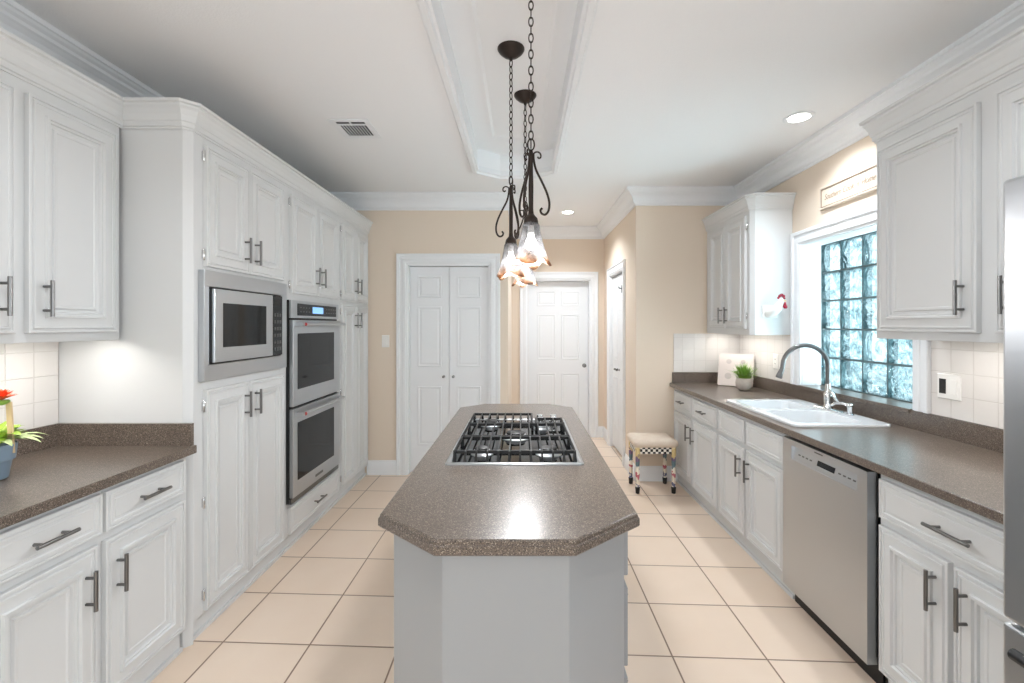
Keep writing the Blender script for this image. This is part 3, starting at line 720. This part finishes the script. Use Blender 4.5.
# ---------------------------------------------------------------- pendants
def pendant():
    X, Y = .037, 1.90; ZT_ = CEIL+.17
    r = empty('pendant_lamp', (X, Y, ZT_), 'scrolled iron pendant lamp nearest the camera, its ceiling canopy above the picture', 'pendant lamp', 'pendant lamps over the island')
    MB().lathe((X, Y, ZT_), [(.070, -.0005), (.070, -.006), (.062, -.018), (.044, -.034), (.022, -.046), (.010, -.050), (.008, -.062), (.001, -.064)], 28).build('ceiling_canopy', 'bronze', r, smooth=True)
    m = MB(); z = ZT_-.058; i = 0; w, h = .0092, .0195
    while z > 2.215:
        pts = []
        for k in range(12):
            a = 2*math.pi*k/12; u = w*math.cos(a); v = h*math.sin(a)
            pts.append((X+(u if i % 2 else 0), Y+(0 if i % 2 else u), z-h+v))
        m.tube(pts, .0027, 6, closed=True); z -= .0335; i += 1
    m.build('chain', 'bronze', r, smooth=True)
    m = MB()
    m.tube([(X+.014*math.cos(2*math.pi*k/16), Y, 2.195+.024*math.sin(2*math.pi*k/16)) for k in range(16)], .0032, 8, closed=True)
    m.build('hanging_ring', 'bronze', r, smooth=True)
    MB().tube([(X, Y, 2.175), (X, Y, 2.165), (X, Y, 2.12), (X, Y, 2.02), (X, Y, 1.93), (X, Y, 1.905)], [.004, .009, .008, .0105, .0095, .012], 12).build('stem', 'bronze', r, smooth=True)
    ctr = [(.010, 2.16), (.012, 2.13), (.022, 2.09), (.045, 2.045), (.066, 2.00), (.077, 1.96), (.074, 1.925), (.060, 1.908), (.045, 1.912), (.040, 1.925), (.047, 1.934)]
    sc = [(.006, 2.135), (.008, 2.15), (.016, 2.163), (.030, 2.166), (.040, 2.158), (.041, 2.145), (.033, 2.140), (.028, 2.146)]
    for k in range(3):
        a = R(8+120*k); m = MB()
        for pr, rad in ((ctr, .0048), (sc, .0034)): m.tube([(X+q*math.cos(a), Y+q*math.sin(a), zz) for q, zz in smooth_pts(pr)], rad, 8)
        m.build('scroll_arm', 'bronze', r, smooth=True)
    MB().lathe((X, Y, 1.86), [(.018, 0), (.029, .002), (.030, .016), (.027, .030), (.018, .040), (.012, .048)], 20).build('shade_fitter', 'bronze', r, smooth=True)
    m = MB(); L = []; S = 40
    prof = [(.028, 1.872), (.034, 1.862), (.037, 1.84), (.043, 1.81), (.050, 1.78), (.058, 1.75), (.067, 1.722), (.076, 1.702)]
    for i, (q, zz) in enumerate(prof):
        t = i/(len(prof)-1); l = []
        for k in range(S):
            a = 2*math.pi*k/S; w_ = t*t
            rad = q*(1+.10*w_*math.cos(4*a+.6)+.03*w_*math.cos(9*a))
            l.append((X+rad*math.cos(a), Y+rad*math.sin(a), zz+w_*(-.012*math.cos(4*a+.6)+.004*math.cos(7*a))))
        L.append(l)
    m.loops(L, cap0=False, cap1=False)
    o = m.build('glass_shade', 'shade', r, smooth=True)
    so = o.modifiers.new('solidify', 'SOLIDIFY'); so.thickness = .0025; so.offset = 0
    MB().lathe((X, Y, 1.83), [(.013, .03), (.014, .0), (.012, -.002)][::-1], 14).build('lamp_socket', 'plastic', r, smooth=True)
    MB().lathe((X, Y, 1.785), [(.001, -.026), (.014, -.022), (.022, -.012), (.025, 0), (.022, .013), (.014, .028), (.012, .042)], 20).build('bulb', 'bulb', r, smooth=True)
    d = bpy.data.lights.new('pendant_glow', 'POINT'); d.energy = 6.5; d.color = (.95, .97, 1); d.shadow_soft_size = .07
    lo = bpy.data.objects.new('pendant_glow', d); COL.objects.link(lo); lo.location = (0, 0, 1.70-ZT_); lo.parent = r
    return r
def smooth_pts(p, k=4):
    o = []
    for i in range(len(p)-1):
        p0 = p[max(i-1, 0)]; p1 = p[i]; p2 = p[i+1]; p3 = p[min(i+2, len(p)-1)]
        for j in range(k):
            t = j/k
            o.append(tuple(.5*(2*b+(c-a)*t+(2*a-5*b+4*c-d)*t*t+(-a+3*b-3*c+d)*t**3) for a, b, c, d in zip(p0, p1, p2, p3)))
    o.append(p[-1]); return o
def copy_tree(src, loc=None, label=None, rz=None):
    r = src.copy(); COL.objects.link(r)
    if loc is not None: r.location = loc
    if rz is not None: r.rotation_euler = (0, 0, rz)
    if label: r['label'] = label
    for ch in list(src.children):
        c = ch.copy(); COL.objects.link(c); c.parent = r
        for g2 in list(ch.children):
            d = g2.copy(); COL.objects.link(d); d.parent = c
    return r
p1 = pendant()
copy_tree(p1, (-.057, 2.38, CEIL+.17), 'middle scrolled iron pendant lamp, hanging left of the nearest one over the island', R(52))
copy_tree(p1, (.020, 2.86, CEIL+.17), 'farthest scrolled iron pendant lamp, its glass shade lowest in the picture over the island', R(24))

# ---------------------------------------------------------------- ceiling lights and vent
def can(label, x, y, power):
    r = empty('recessed_light', (x, y, CEIL), label, 'ceiling light', 'round recessed ceiling lights')
    MB().lathe((x, y, CEIL), [(.060, -.0005), (.085, -.0005), (.086, -.004), (.080, -.007), (.066, -.007), (.060, -.004)], 36, close=True).build('trim_ring', 'trim', r, smooth=True)
    MB().lathe((x, y, CEIL), [(.062, -.0005), (.062, -.003), (.001, -.0032)], 36).build('light_lens', 'lens', r)
    adopt(area('can_glow', (x, y, CEIL-.009), (0, 0, 0), .12, .12, power*.6, (.87, .935, 1), 'DISK', 125), r)
can('round recessed ceiling light above the sink side of the kitchen', 1.68, 2.79, 7)
can('small round recessed ceiling light in the hall beyond the pendants', .51, 5.13, 11)
can('added round recessed ceiling light, unseen, over the right counter', 1.05, 1.15, 4.2)  # this and the next: unseen lamps added to light counters, not the island front
can('added round recessed ceiling light, unseen, over the left counter', -1.05, 1.15, 4.2)
can('added round recessed ceiling light, unseen, over the breakfast area at the rear left', -1.2, -1.9, 6)  # this and the next: unseen lamps added behind the camera for general light
can('added round recessed ceiling light, unseen, over the breakfast area at the rear right', 1.2, -1.9, 6)

vx0, vx1, vy0, vy1 = -1.19, -.945, 2.81, 3.09
r = empty('ceiling_vent', ((vx0+vx1)/2, (vy0+vy1)/2, CEIL), 'small square white ceiling vent with dark slots above the tall cabinets', 'vent')
plate_obj('vent_frame', 'trim', [(vx0, vy0), (vx1, vy0), (vx1, vy1), (vx0, vy1)],
          [[(vx0+.035, vy0+.03), (vx1-.03, vy0+.03), (vx1-.03, vy0+.065), (vx0+.035, vy0+.065)], [(vx0+.045, vy0+.08), (vx1-.03, vy0+.08), (vx1-.03, vy1-.035), (vx0+.045, vy1-.035)]],
          CEIL-.008, CEIL-.0005, r, bevel=.002)
MB().box(vx0+.03, vx1-.025, vy0+.025, vy1-.03, CEIL-.002, CEIL-.0008).build('vent_backing', 'black', r)
m = MB()
for i in range(9):
    x = vx0+.06+i*.019; m.box(x-.0012, x+.0012, vy0+.08, vy1-.035, CEIL-.008, CEIL-.002)
m.box((vx0+vx1)/2-.004, (vx0+vx1)/2+.004, vy0+.03, vy0+.065, CEIL-.007, CEIL-.002)
m.build('vent_slats', 'trim', r)

# ---------------------------------------------------------------- microwave and double oven
F = FL(XTL)
r = empty('microwave', (XTL, 2.49, 1.19), 'built-in stainless microwave with wide steel trim in the tall cabinet', 'microwave')
m = MB(); n1 = .028
MA0, MA1, MZ0, MZ1 = 2.118, 2.862, 1.188, 1.706
m.bf(F, MA0, MA1, .001, n1, MZ1-.075, MZ1); m.bf(F, MA0, MA1, .001, n1, MZ0, MZ0+.075)
m.bf(F, MA0, MA0+.035, .001, n1, MZ0+.075, MZ1-.075); m.bf(F, MA1-.07, MA1, .001, n1, MZ0+.075, MZ1-.075)
m.build('trim_frame', 'steel', r, bevel=.001)
MB().bf(F, 2.16, 2.79, -.42, .0, 1.225, 1.67).build('microwave_body', 'black', r)
MB().bf(F, 2.157, 2.788, .0, .030, 1.266, 1.628).build('door_gap', 'black', r)
d = MB().bf(F, 2.165, 2.672, .030, .046, 1.272, 1.622).build('door', 'steel', r, bevel=.003)
MB().bf(F, 2.225, 2.60, .0462, .0475, 1.342, 1.556).build('door_window', 'black_glass', d)
c = MB().bf(F, 2.676, 2.78, .030, .044, 1.272, 1.622).build('control_panel', 'black_glass', r, bevel=.002)
for i in range(3):
    for j in range(6): MB().bf(F, 2.69+i*.028, 2.708+i*.028, .0441, .0448, 1.30+j*.04, 1.318+j*.04).build('button', 'steel_dark', c)
MB().bf(F, 2.69, 2.765, .0441, .045, 1.565, 1.598).build('display', 'black', c)

r = empty('double_oven', (XTL, 3.28, .31), 'built-in stainless double wall oven with two glass doors in the tall cabinet', 'double oven')
O0, O1 = 2.905, 3.655
MB().bf(F, 2.93, 3.63, -.50, 0, .335, 1.585).build('oven_body', 'black', r)
MB().bf(F, O0, O1, .001, .020, .315, 1.61).build('oven_surround', 'black', r)
c = MB().bf(F, O0, O1, .020, .034, 1.495, 1.61).build('control_panel', 'steel', r, bevel=.002)
MB().bf(F, O0+.08, O1-.05, .0342, .0355, 1.512, 1.590).build('control_glass', 'black_glass', c)
MB().bf(F, 3.20, 3.37, .0356, .0362, 1.53, 1.575).build('display', 'display', c)
for a in (3.02, 3.06, 3.10, 3.14, 3.42, 3.46, 3.50, 3.54, 3.58):
    for z in (1.535, 1.562): MB().bf(F, a, a+.02, .0356, .0360, z, z+.006).build('button', 'steel_dark', c)
for (z0, z1, w0, w1, hz) in ((.930, 1.482, 1.035, 1.395, 1.455), (.352, .915, .450, .822, .878)):
    d = MB().bf(F, O0+.004, O1-.004, .020, .046, z0, z1).build('door', 'steel', r, bevel=.003)
    MB().bf(F, 2.965, 3.535, .0462, .048, w0, w1).build('door_window', 'black_glass', d)
    m = MB(); m.tube([F(O0+.02, .088, hz), F(O1-.02, .088, hz)], .0125, 14)
    for a in (O0+.04, O1-.04): m.bf(F, a-.014, a+.014, .045, .088, hz-.012, hz+.012)
    m.build('handle', 'steel', d, smooth=True)
    mm = MB(); p = Vector(F(O0+.060, .100, hz)); mm.lathe(p, [(.011, -.004), (.011, .002), (.009, .004), (.001, .0042)], 18, ax='x'); mm.build('medallion', 'red', d, smooth=True)
MB().bf(F, 3.22, 3.34, .0462, .0475, .385, .402).build('name_plate', 'steel_dark', d)
MB().bf(F, O0, O1, .020, .034, .315, .345).build('base_trim', 'steel_dark', r)

# ---------------------------------------------------------------- dishwasher
F = FR(XRB)
r = empty('dishwasher', (1.7, 2.118, 0), 'stainless dishwasher with a pocket handle under the right counter', 'dishwasher')
D0, D1 = 1.824, 2.424
MB().bf(F, D0+.004, D1-.002, -.55, 0, .08, .872).build('dishwasher_body', 'black', r)
MB().bf(F, D0+.006, D1-.006, -.03, -.02, 0, .08).build('toe_kick', 'black', r)
m = MB(); m.bf(F, D0+.006, D1-.004, .001, .042, .098, .768)
m.bf(F, D0+.006, 1.885, .001, .042, .768, .866); m.bf(F, 2.345, D1-.004, .001, .042, .768, .866); m.bf(F, 1.885, 2.345, .001, .042, .838, .866)
d = m.build('door', 'steel', r)
c = MB().loops([[F(a, n, z) for n, z in ((.001, .768), (.036, .768), (.018, .838), (.001, .838))] for a in (1.885, 2.345)]).build('control_panel', 'steel', r)
MB().loops([[F(a, n, z) for n, z in ((.030, .79), (.0315, .79), (.0250, .814), (.0235, .814))] for a in (2.04, 2.16)]).build('display', 'black_glass', c)
for a in (1.91, 1.94, 1.97, 2.0, 2.20, 2.23, 2.26, 2.29): MB().loops([[F(q, n, z) for n, z in ((.0290, .797), (.0302, .797), (.0286, .803), (.0272, .803))] for q in (a, a+.016)]).build('button', 'steel_dark', c)
MB().bf(F, 2.10, 2.16, .0421, .0426, .850, .856).build('name_plate', 'steel_dark', d)
MB().bf(F, 2.325, 2.344, .002, .020, .80, .837).build('pocket_handle', 'black', c)

# ---------------------------------------------------------------- refrigerator
XF = 1.112; F = FR(XF)
r = empty('refrigerator', (1.56, .62, 0), 'tall stainless refrigerator cut off by the right edge of the picture', 'refrigerator')
MB().box(XF+.075, 2.0, .165, 1.065, .02, 1.765).build('refrigerator_body', 'steel_dark', r, bevel=.005)
for (a0, a1) in ((.162, .612), (.618, 1.068)):
    d = MB().bf(F, a0, a1, -.07, 0, .775, 1.785).build('door', 'steel', r, bevel=.009, seg=3)
    ha = a0+.05 if a0 > .5 else a1-.05
    m = MB().tube([F(ha, .05, .95), F(ha, .055, 1.2), F(ha, .055, 1.5), F(ha, .05, 1.72)], .012, 12)
    for z in (.98, 1.69): m.tube([F(ha, -.001, z), F(ha, .05, z)], .009, 10)
    m.build('handle', 'steel', d, smooth=True)
d = MB().bf(F, .162, 1.068, -.07, 0, .07, .765).build('freezer_drawer', 'steel', r, bevel=.009, seg=3)
m = MB().tube([F(.22, .045, .735), F(.60, .055, .74), F(1.00, .045, .735)], .012, 12)
for a in (.26, .97): m.tube([F(a, -.001, .735), F(a, .045, .735)], .009, 10)
m.build('handle', 'black', d, smooth=True)
MB().box(XF+.03, 1.9, .18, 1.05, 0, .07).build('toe_grille', 'black', r)

# ---------------------------------------------------------------- sink, faucet, dispenser
r = empty('sink', (1.68, 2.815, ZC), 'white enamel drop-in double bowl kitchen sink in the right countertop', 'sink')
SX0, SX1, SY0, SY1 = 1.425, 1.945, 2.40, 3.235
b1 = rr(1.475, 1.835, 2.86, 3.185, .05); b2 = rr(1.475, 1.835, 2.455, 2.815, .05)
plate_obj('rim', 'white_enamel', rr(SX0, SX1, SY0, SY1, .04), [b1, b2], ZC+.0005, ZC+.014, r, bevel=.004)
for (x0, x1, y0, y1, dp) in ((1.475, 1.835, 2.86, 3.185, .19), (1.475, 1.835, 2.455, 2.815, .19)):
    L = []
    for ins, z, rad in ((0, ZC+.010, .05), (.006, ZC-.02, .05), (.012, ZC-.12, .055), (.03, ZC-dp+.01, .06), (.055, ZC-dp, .05), (.055, ZC-dp-.006, .05), (.025, ZC-dp, .06), (.006, ZC-.12, .055), (0.0, ZC-.02, .05), (-.004, ZC-.005, .05)):
        L.append([(x, y, z) for x, y in rr(x0+ins, x1-ins, y0+ins, y1-ins, rad)])
    m = MB(); m.loops(L, cap0=False, cap1=False)
    n = len(L[0]); k = len(m.v)
    m.f.append(tuple(4*n+j for j in range(n))); m.f.append(tuple(5*n+j for j in range(n)))
    bo = m.build('bowl', 'white_enamel', r, smooth=True)
    MB().lathe(((x0+x1)/2, (y0+y1)/2, ZC-dp), [(.04, .0005), (.042, .002), (.03, .003), (.026, .001), (.002, .001)], 24).build('drain', 'chrome', bo, smooth=True)

fx, fy, fz = 1.893, 2.845, ZC+.0145
r = empty('faucet', (fx, fy, fz), 'tall arched pull-down kitchen faucet standing behind the white sink', 'faucet')
MB().loops([[(x, y, z) for x, y in rr(fx-.028+o, fx+.028-o, fy-.125+o, fy+.125-o, .027-o, 6)] for o, z in ((0, fz), (0, fz+.004), (.004, fz+.008), (.012, fz+.010))]).build('base_plate', 'chrome', r, smooth=True)
MB().lathe((fx, fy, fz+.009), [(.027, 0), (.027, .008), (.023, .014), (.025, .06), (.026, .085), (.021, .095), (.0165, .11), (.015, .15)], 24).build('faucet_body', 'chrome', r, smooth=True)
pts = [(fx, fy, fz+.14), (fx, fy, 1.12), (fx, fy, 1.18)]
for k in range(0, 13):
    a = R(k*15); rad = .132
    pts.append((fx-rad+rad*math.cos(a), fy+.015*(1-math.cos(a)), 1.192+rad*math.sin(a)))
pts.append((fx-.268, fy+.03, 1.17))
MB().tube(smooth_pts(pts, 3), .0135, 14).build('spout', 'steel_dark', r, smooth=True)
MB().tube([(fx-.266, fy+.03, 1.180), (fx-.270, fy+.03, 1.168), (fx-.277, fy+.031, 1.152), (fx-.287, fy+.032, 1.124), (fx-.289, fy+.032, 1.119)], [.0125, .0145, .016, .020, .017], 16).build('spray_head', 'steel_dark', r, smooth=True)
MB().tube([(fx, fy-.015, fz+.115), (fx+.0, fy-.04, fz+.108), (fx-.005, fy-.075, fz+.075), (fx-.006, fy-.095, fz+.062)], [.013, .011, .008, .006], 12).build('lever_handle', 'chrome', r, smooth=True)
sy = 2.665; sxx = 1.90
r = empty('soap_dispenser', (sxx, sy, fz), 'small chrome soap dispenser to the right of the tall faucet', 'soap dispenser')
MB().lathe((sxx, sy, fz), [(.021, 0), (.021, .004), (.015, .010), (.014, .040), (.017, .044), (.017, .060), (.012, .066), (.002, .067)], 20).build('dispenser_body', 'chrome', r, smooth=True)
MB().tube([(sxx, sy, fz+.052), (sxx-.02, sy+.03, fz+.062), (sxx-.04, sy+.065, fz+.058), (sxx-.05, sy+.085, fz+.040)], [.009, .0085, .008, .0065], 12).build('dispenser_spout', 'chrome', r, smooth=True)

# ---------------------------------------------------------------- board and grassy pot on the right counter
def oriented(m, o, u, v, w):
    """transform local (a,b,c) coordinates of a MB to world"""
    o, u, v, w = map(Vector, (o, u, v, w)); m.v = [tuple(o+u*p[0]+v*p[1]+w*p[2]) for p in m.v]; return m
bo = Vector((1.735, 4.085, ZC+.004)); bu = Vector((.80, -.60, 0)).normalized(); back = Vector((.60, .80, 0)); bv = (Vector((0, 0, 1))*.963+back*.27).normalized(); bn = bu.cross(bv).normalized()
if bn.y > 0: bn = -bn
r = empty('cutting_board', bo, 'white square board with round motifs leaning in the far right corner of the counter', 'board')
m = MB(); m.loops([[(x, y, z) for x, y in rr(0+o, .285-o, 0+o, .285-o, .012, 4)] for o, z in ((0, -.004), (0, .006), (.002, .008))])
oriented(m, bo, bu, bv, bn).build('board_panel', 'board', r)
for (x, y, q) in ((.085, .215, .022), (.20, .215, .02), (.085, .085, .028), (.20, .085, .026)):
    m = MB().lathe((x, y, .0081), [(q, 0), (q, .0015), (q*.7, .0022), (q*.68, .001), (q*.3, .001), (q*.25, .0024), (.001, .0026)], 22)
    oriented(m, bo, bu, bv, bn).build('round_motif', 'board_disc', r, smooth=True)

random.seed(4)
px_, py_ = 1.835, 3.80
r = empty('potted_grass', (px_, py_, ZC), 'small grassy green plant in a round pale stone pot on the right counter', 'potted plant')
MB().lathe((px_, py_, ZC+.0005), [(.034, 0), (.048, .008), (.062, .030), (.067, .055), (.064, .080), (.056, .096), (.054, .098), (.050, .094), (.058, .07), (.05, .06), (.001, .06)], 30).build('pot', 'stone_pot', r, smooth=True)
MB().lathe((px_, py_, ZC+.078), [(.054, 0), (.03, .006), (.001, .008)], 20).build('soil', 'stone_pot', r)
m = MB()
for i in range(210):
    a = random.uniform(0, 2*math.pi); q = random.uniform(0, .042); tilt = random.uniform(.1, 1.25)*(q/.042*.7+.3); Lh = random.uniform(.09, .15)
    bx, by = px_+q*math.cos(a), py_+q*math.sin(a); a2 = a+random.uniform(-.6, .6); w = random.uniform(.0025, .0045)
    sx_, sy_ = -math.sin(a2)*w, math.cos(a2)*w; P = []
    for t, ww in ((0, 1), (.35, 1.1), (.7, .8), (1, .05)):
        ang = tilt*(.5+.75*t); d = Lh*t
        x = bx+math.cos(a2)*math.sin(ang)*d; y = by+math.sin(a2)*math.sin(ang)*d; z = ZC+.082+math.cos(ang)*d
        P.append(((x-sx_*ww, y-sy_*ww, z), (x+sx_*ww, y+sy_*ww, z)))
    for j in range(3): m.add([P[j][0], P[j][1], P[j+1][1], P[j+1][0]], [(0, 1, 2, 3)])
m.build('foliage', 'leaf', r, smooth=True)

# ---------------------------------------------------------------- left potted plant with red flower
qx, qy = -1.838, 1.585
r = empty('flowering_plant', (qx, qy, ZC), 'blue grey pot of lime leaves with a red flower and stake, left counter', 'potted plant')
MB().lathe((qx, qy, ZC+.0005), [(.040, 0), (.047, .004), (.056, .062), (.058, .066), (.064, .068), (.069, .118), (.067, .122), (.062, .120), (.056, .09), (.001, .09)], 32).build('pot', 'blue_pot', r, smooth=True)
def leafmb(m, b, dirv, up, L, W, curl):
    b = Vector(b); d = Vector(dirv).normalized(); u = Vector(up).normalized(); s_ = d.cross(u).normalized()
    rows = []
    for t, w in ((0, .08), (.15, .55), (.4, 1), (.65, .85), (.85, .45), (1, .03)):
        c = b+d*(L*t)+u*(L*(.35*t-curl*t*t)); rows.append((c-s_*W*w+u*W*w*.25, c, c+s_*W*w+u*W*w*.25))
    for i in range(len(rows)-1):
        for j in (0, 1): m.add([rows[i][j], rows[i][j+1], rows[i+1][j+1], rows[i+1][j]], [(0, 1, 2, 3)])
m = MB(); m2 = MB()
for i in range(60):
    a = random.uniform(0, 2*math.pi); q = random.uniform(0, .05); el = random.uniform(.15, 1.1)
    b = (qx+q*math.cos(a), qy+q*math.sin(a), ZC+.115+random.uniform(0, .035))
    leafmb(m if i % 4 else m2, b, (math.cos(a)*math.cos(el), math.sin(a)*math.cos(el), math.sin(el)*.6), (0, 0, 1), random.uniform(.05, .085), random.uniform(.012, .022), random.uniform(.3, .7))
for a, L_2 in ((.15, .11), (.5, .09), (-.3, .08), (.9, .1)):
    leafmb(m2, (qx+.05*math.cos(a), qy+.05*math.sin(a), ZC+.135), (math.cos(a), math.sin(a), .12), (0, 0, 1), L_2, .014, .55)
m.build('foliage', 'lime', r, smooth=True); m2.build('pale_foliage', 'pale_leaf', r, smooth=True)
s0 = Vector((qx+.058, qy+.02, ZC+.09)); s1 = Vector((qx+.048, qy+.02, ZC+.268))
MB().loops([[(p.x-.009, p.y-.003, p.z), (p.x+.009, p.y-.003, p.z), (p.x+.009, p.y+.003, p.z), (p.x-.009, p.y+.003, p.z)] for p in (s0, s1)]).build('wooden_stake', 'wood_stake', r)
m = MB()
for ring_, (n, L_3, el) in enumerate(((14, .042, .15), (12, .036, .5), (9, .028, .9))):
    for i in range(n):
        a = 2*math.pi*i/n+ring_*.2; leafmb(m, (s1.x-.012, s1.y-.012, s1.z+.008+ring_*.004), (math.cos(a)*math.cos(el), math.sin(a)*math.cos(el), math.sin(el)), (0, 0, 1), L_3, .008, .1)
m.build('flower', 'petal', r, smooth=True)
MB().lathe((s1.x-.012, s1.y-.012, s1.z-.006), [(.004, -.004), (.014, 0), (.022, .008), (.018, .014)], 14).build('flower_base', 'leaf', r, smooth=True)

# ---------------------------------------------------------------- stool
r = empty('stool', (1.15, 4.08, 0), 'small footstool with hand painted patterned legs and checked apron, against the beige wall', 'stool')
sx0, sx1, sy0, sy1 = .965, 1.335, 3.93, 4.235
for (x, y) in ((sx0+.03, sy0+.03), (sx1-.03, sy0+.03), (sx0+.03, sy1-.03), (sx1-.03, sy1-.03)):
    lg = MB().lathe((x, y, 0), [(.012, .0), (.017, .004), (.019, .035), (.021, .055), (.016, .062), (.013, .072), (.018, .080), (.0155, .12), (.0185, .17), (.016, .225), (.012, .232), (.017, .242), (.019, .30), (.016, .318), (.021, .325), (.021, .40)], 16)
    lg.build('leg', 'patch', r, smooth=True)
    MB().lathe((x, y, 0), [(.0125, .0004), (.0175, .004), (.0195, .035), (.0217, .054), (.018, .060)], 16).build('foot', 'iron', r, smooth=True)
m = MB()
for y in (sy0+.016, sy1-.032): m.box(sx0+.05, sx1-.05, y, y+.016, .345, .402)
for x in (sx0+.016, sx1-.032): m.box(x, x+.016, sy0+.05, sy1-.05, .345, .402)
m.build('apron', 'check', r)
L = []
for o, z in ((.006, .400), (-.002, .408), (-.008, .425), (-.006, .445), (.01, .462), (.04, .468), (.09, .473), (.13, .474)):
    L.append([(x, y, z) for x, y in rr(sx0+o, sx1-o, sy0+o, sy1-o, max(.012, .03-o*.1), 4)])
MB().loops(L).build('seat_cushion', 'fabric', r, smooth=True)

# ---------------------------------------------------------------- wall items
def plate(name, label, cat, F, a, z, w, h, group=None):
    r = empty(name, F(a, 0, z-h/2), label, cat, group)
    MB().rings(F, a-w/2, a+w/2, z-h/2, z+h/2, [(0, .0003), (0, .004), (.003, .0065), (.006, .0065)]).build('cover_plate', 'plastic', r)
    return r
F = FF(YA)
r = plate('light_switch', 'white light switch on the beige wall left of the closet doors', 'light switch', F, -1.322, 1.293, .072, .118)
MB().bf(F, -1.338, -1.306, .006, .010, 1.26, 1.326).build('rocker', 'plastic', r, bevel=.001)
F = FR(XR-.008)
r = plate('power_outlet', 'white double wall plate with black socket, right of the glass block window', 'outlet', F, 2.175, 1.158, .118, .118)
MB().bf(F, 2.187, 2.221, .006, .0085, 1.123, 1.193).build('socket', 'outlet_black', r)
MB().bf(F, 2.130, 2.162, .006, .010, 1.123, 1.193).build('switch', 'plastic', r, bevel=.001)
r = plate('power_outlet', 'white outlet on the tiles between the grassy pot and the tall faucet', 'outlet', F, 3.66, 1.16, .075, .118)
MB().bf(F, 3.643, 3.677, .006, .0085, 1.125, 1.195).build('socket', 'plastic', r, bevel=.001)
MB().bf(F, 3.653, 3.656, .0086, .009, 1.138, 1.148).bf(F, 3.664, 3.667, .0086, .009, 1.138, 1.148).bf(F, 3.653, 3.656, .0086, .009, 1.172, 1.182).bf(F, 3.664, 3.667, .0086, .009, 1.172, 1.182).build('socket_slots', 'outlet_black', r)

# sign over the window
F = FR(XR); S0, S1, Z0, Z1 = 2.40, 3.11, 2.222, 2.372
r = empty('wall_sign', F((S0+S1)/2, 0, Z0), 'long cream wooden sign with script lettering above the glass block window', 'sign')
MB().rings(F, S0, S1, Z0, Z1, [(0, .0003), (0, .016), (.004, .020), (.012, .020), (.016, .015), (.02, .015)]).build('sign_board', 'sign', r)
m = MB()
for (a0, a1, z0, z1) in ((S0+.014, S1-.014, Z0+.014, Z0+.018), (S0+.014, S1-.014, Z1-.018, Z1-.014), (S0+.014, S0+.018, Z0+.014, Z1-.014), (S1-.018, S1-.014, Z0+.014, Z1-.014)): m.bf(F, a0, a1, .0155, .0205, z0, z1)
m.build('border_line', 'sign_line', r)
def text(body, size, mtl, parent, loc, rot, ext=.0006, shear=0, ax='LEFT', sx=1):
    c = bpy.data.curves.new('lettering', 'FONT'); c.body = body; c.size = size; c.extrude = ext; c.shear = shear; c.align_x = ax; c.align_y = 'CENTER'
    c.materials.append(MT[mtl])
    o = bpy.data.objects.new('lettering', c); COL.objects.link(o); bpy.context.view_layer.update()
    me = bpy.data.meshes.new_from_object(o.evaluated_get(bpy.context.evaluated_depsgraph_get())); bpy.data.objects.remove(o)
    o = bpy.data.objects.new('lettering', me); COL.objects.link(o); o.parent = parent
    rt = parent
    while rt.parent: rt = rt.parent
    o.location = Vector(loc)-Vector(rt.location); o.rotation_euler = rot; o.scale = (sx, 1, 1); return o
text("Southern Cook 'n' Home", .054, 'sign_line', r, F(3.065, .0158, (Z0+Z1)/2), (R(90), 0, R(-90)), shear=.35, sx=.80)

# rooster hook on the side of the small upper cabinet
hx, hy, hz = 1.865, 3.449, 1.555
r = empty('rooster_hook', (hx, hy, hz), 'white ceramic rooster head with red comb on the small upper cabinet side', 'ornament')
MB().loops([[(x, hy+dy, z) for x, z in rr(hx-.065+o, hx+.05-o, hz-.055+o, hz+.045-o, .006, 3)] for o, dy in ((0, .0012), (0, -.004), (.003, -.007))]).build('back_plate', 'rooster', r)
MB().tube(smooth_pts([(hx-.02, hy-.004, hz-.02), (hx-.018, hy-.03, hz-.018), (hx-.002, hy-.055, hz), (hx+.018, hy-.066, hz+.03), (hx+.030, hy-.07, hz+.06), (hx+.036, hy-.072, hz+.082), (hx+.038, hy-.072, hz+.092)], 3),
          [.030+.004*math.sin(i/3) if i < 8 else max(.004, .034-.0028*(i-8)) for i in range(19)], 16).build('rooster_head', 'rooster', r, smooth=True)
m = MB()
for i, (dx, dz, q) in enumerate(((.016, .094, .009), (.026, .108, .012), (.040, .114, .013), (.054, .106, .012), (.060, .092, .009))): m.lathe((hx+dx, hy-.074, hz+dz), [(.001, -q), (q*.7, -q*.7), (q, 0), (q*.7, q*.7), (.001, q)], 12)
m.build('comb', 'comb', r, smooth=True)
m = MB()
for dx, dz, q in ((.050, .034, .013), (.060, .030, .011), (.054, .052, .010)): m.lathe((hx+dx, hy-.095, hz+dz), [(.001, -q*1.6), (q, -q*.5), (q*.6, q*.8), (.001, q*1.4)], 12)
m.build('wattle', 'comb', r, smooth=True)
m = MB(); m.tube([(hx+.05, hy-.075, hz+.075), (hx+.068, hy-.078, hz+.072), (hx+.074, hy-.079, hz+.066)], [.007, .005, .001], 10); m.build('beak', 'wood_stake', r, smooth=True)

# over-door hook on the hall closet
F = FR(XC)
r = empty('door_hook', F(4.94, -.025, 1.82), 'small black hook on the upper part of the narrow hall door at the right', 'hook')
MB().tube([F(4.99, -.02, 1.84), F(4.94, .0, 1.845), F(4.88, .03, 1.84), F(4.87, .035, 1.855)], .006, 8).build('hook_arm', 'iron', r, smooth=True)
MB().bf(F, 4.97, 5.0, -.0245, -.018, 1.80, 1.88).build('hook_plate', 'iron', r)
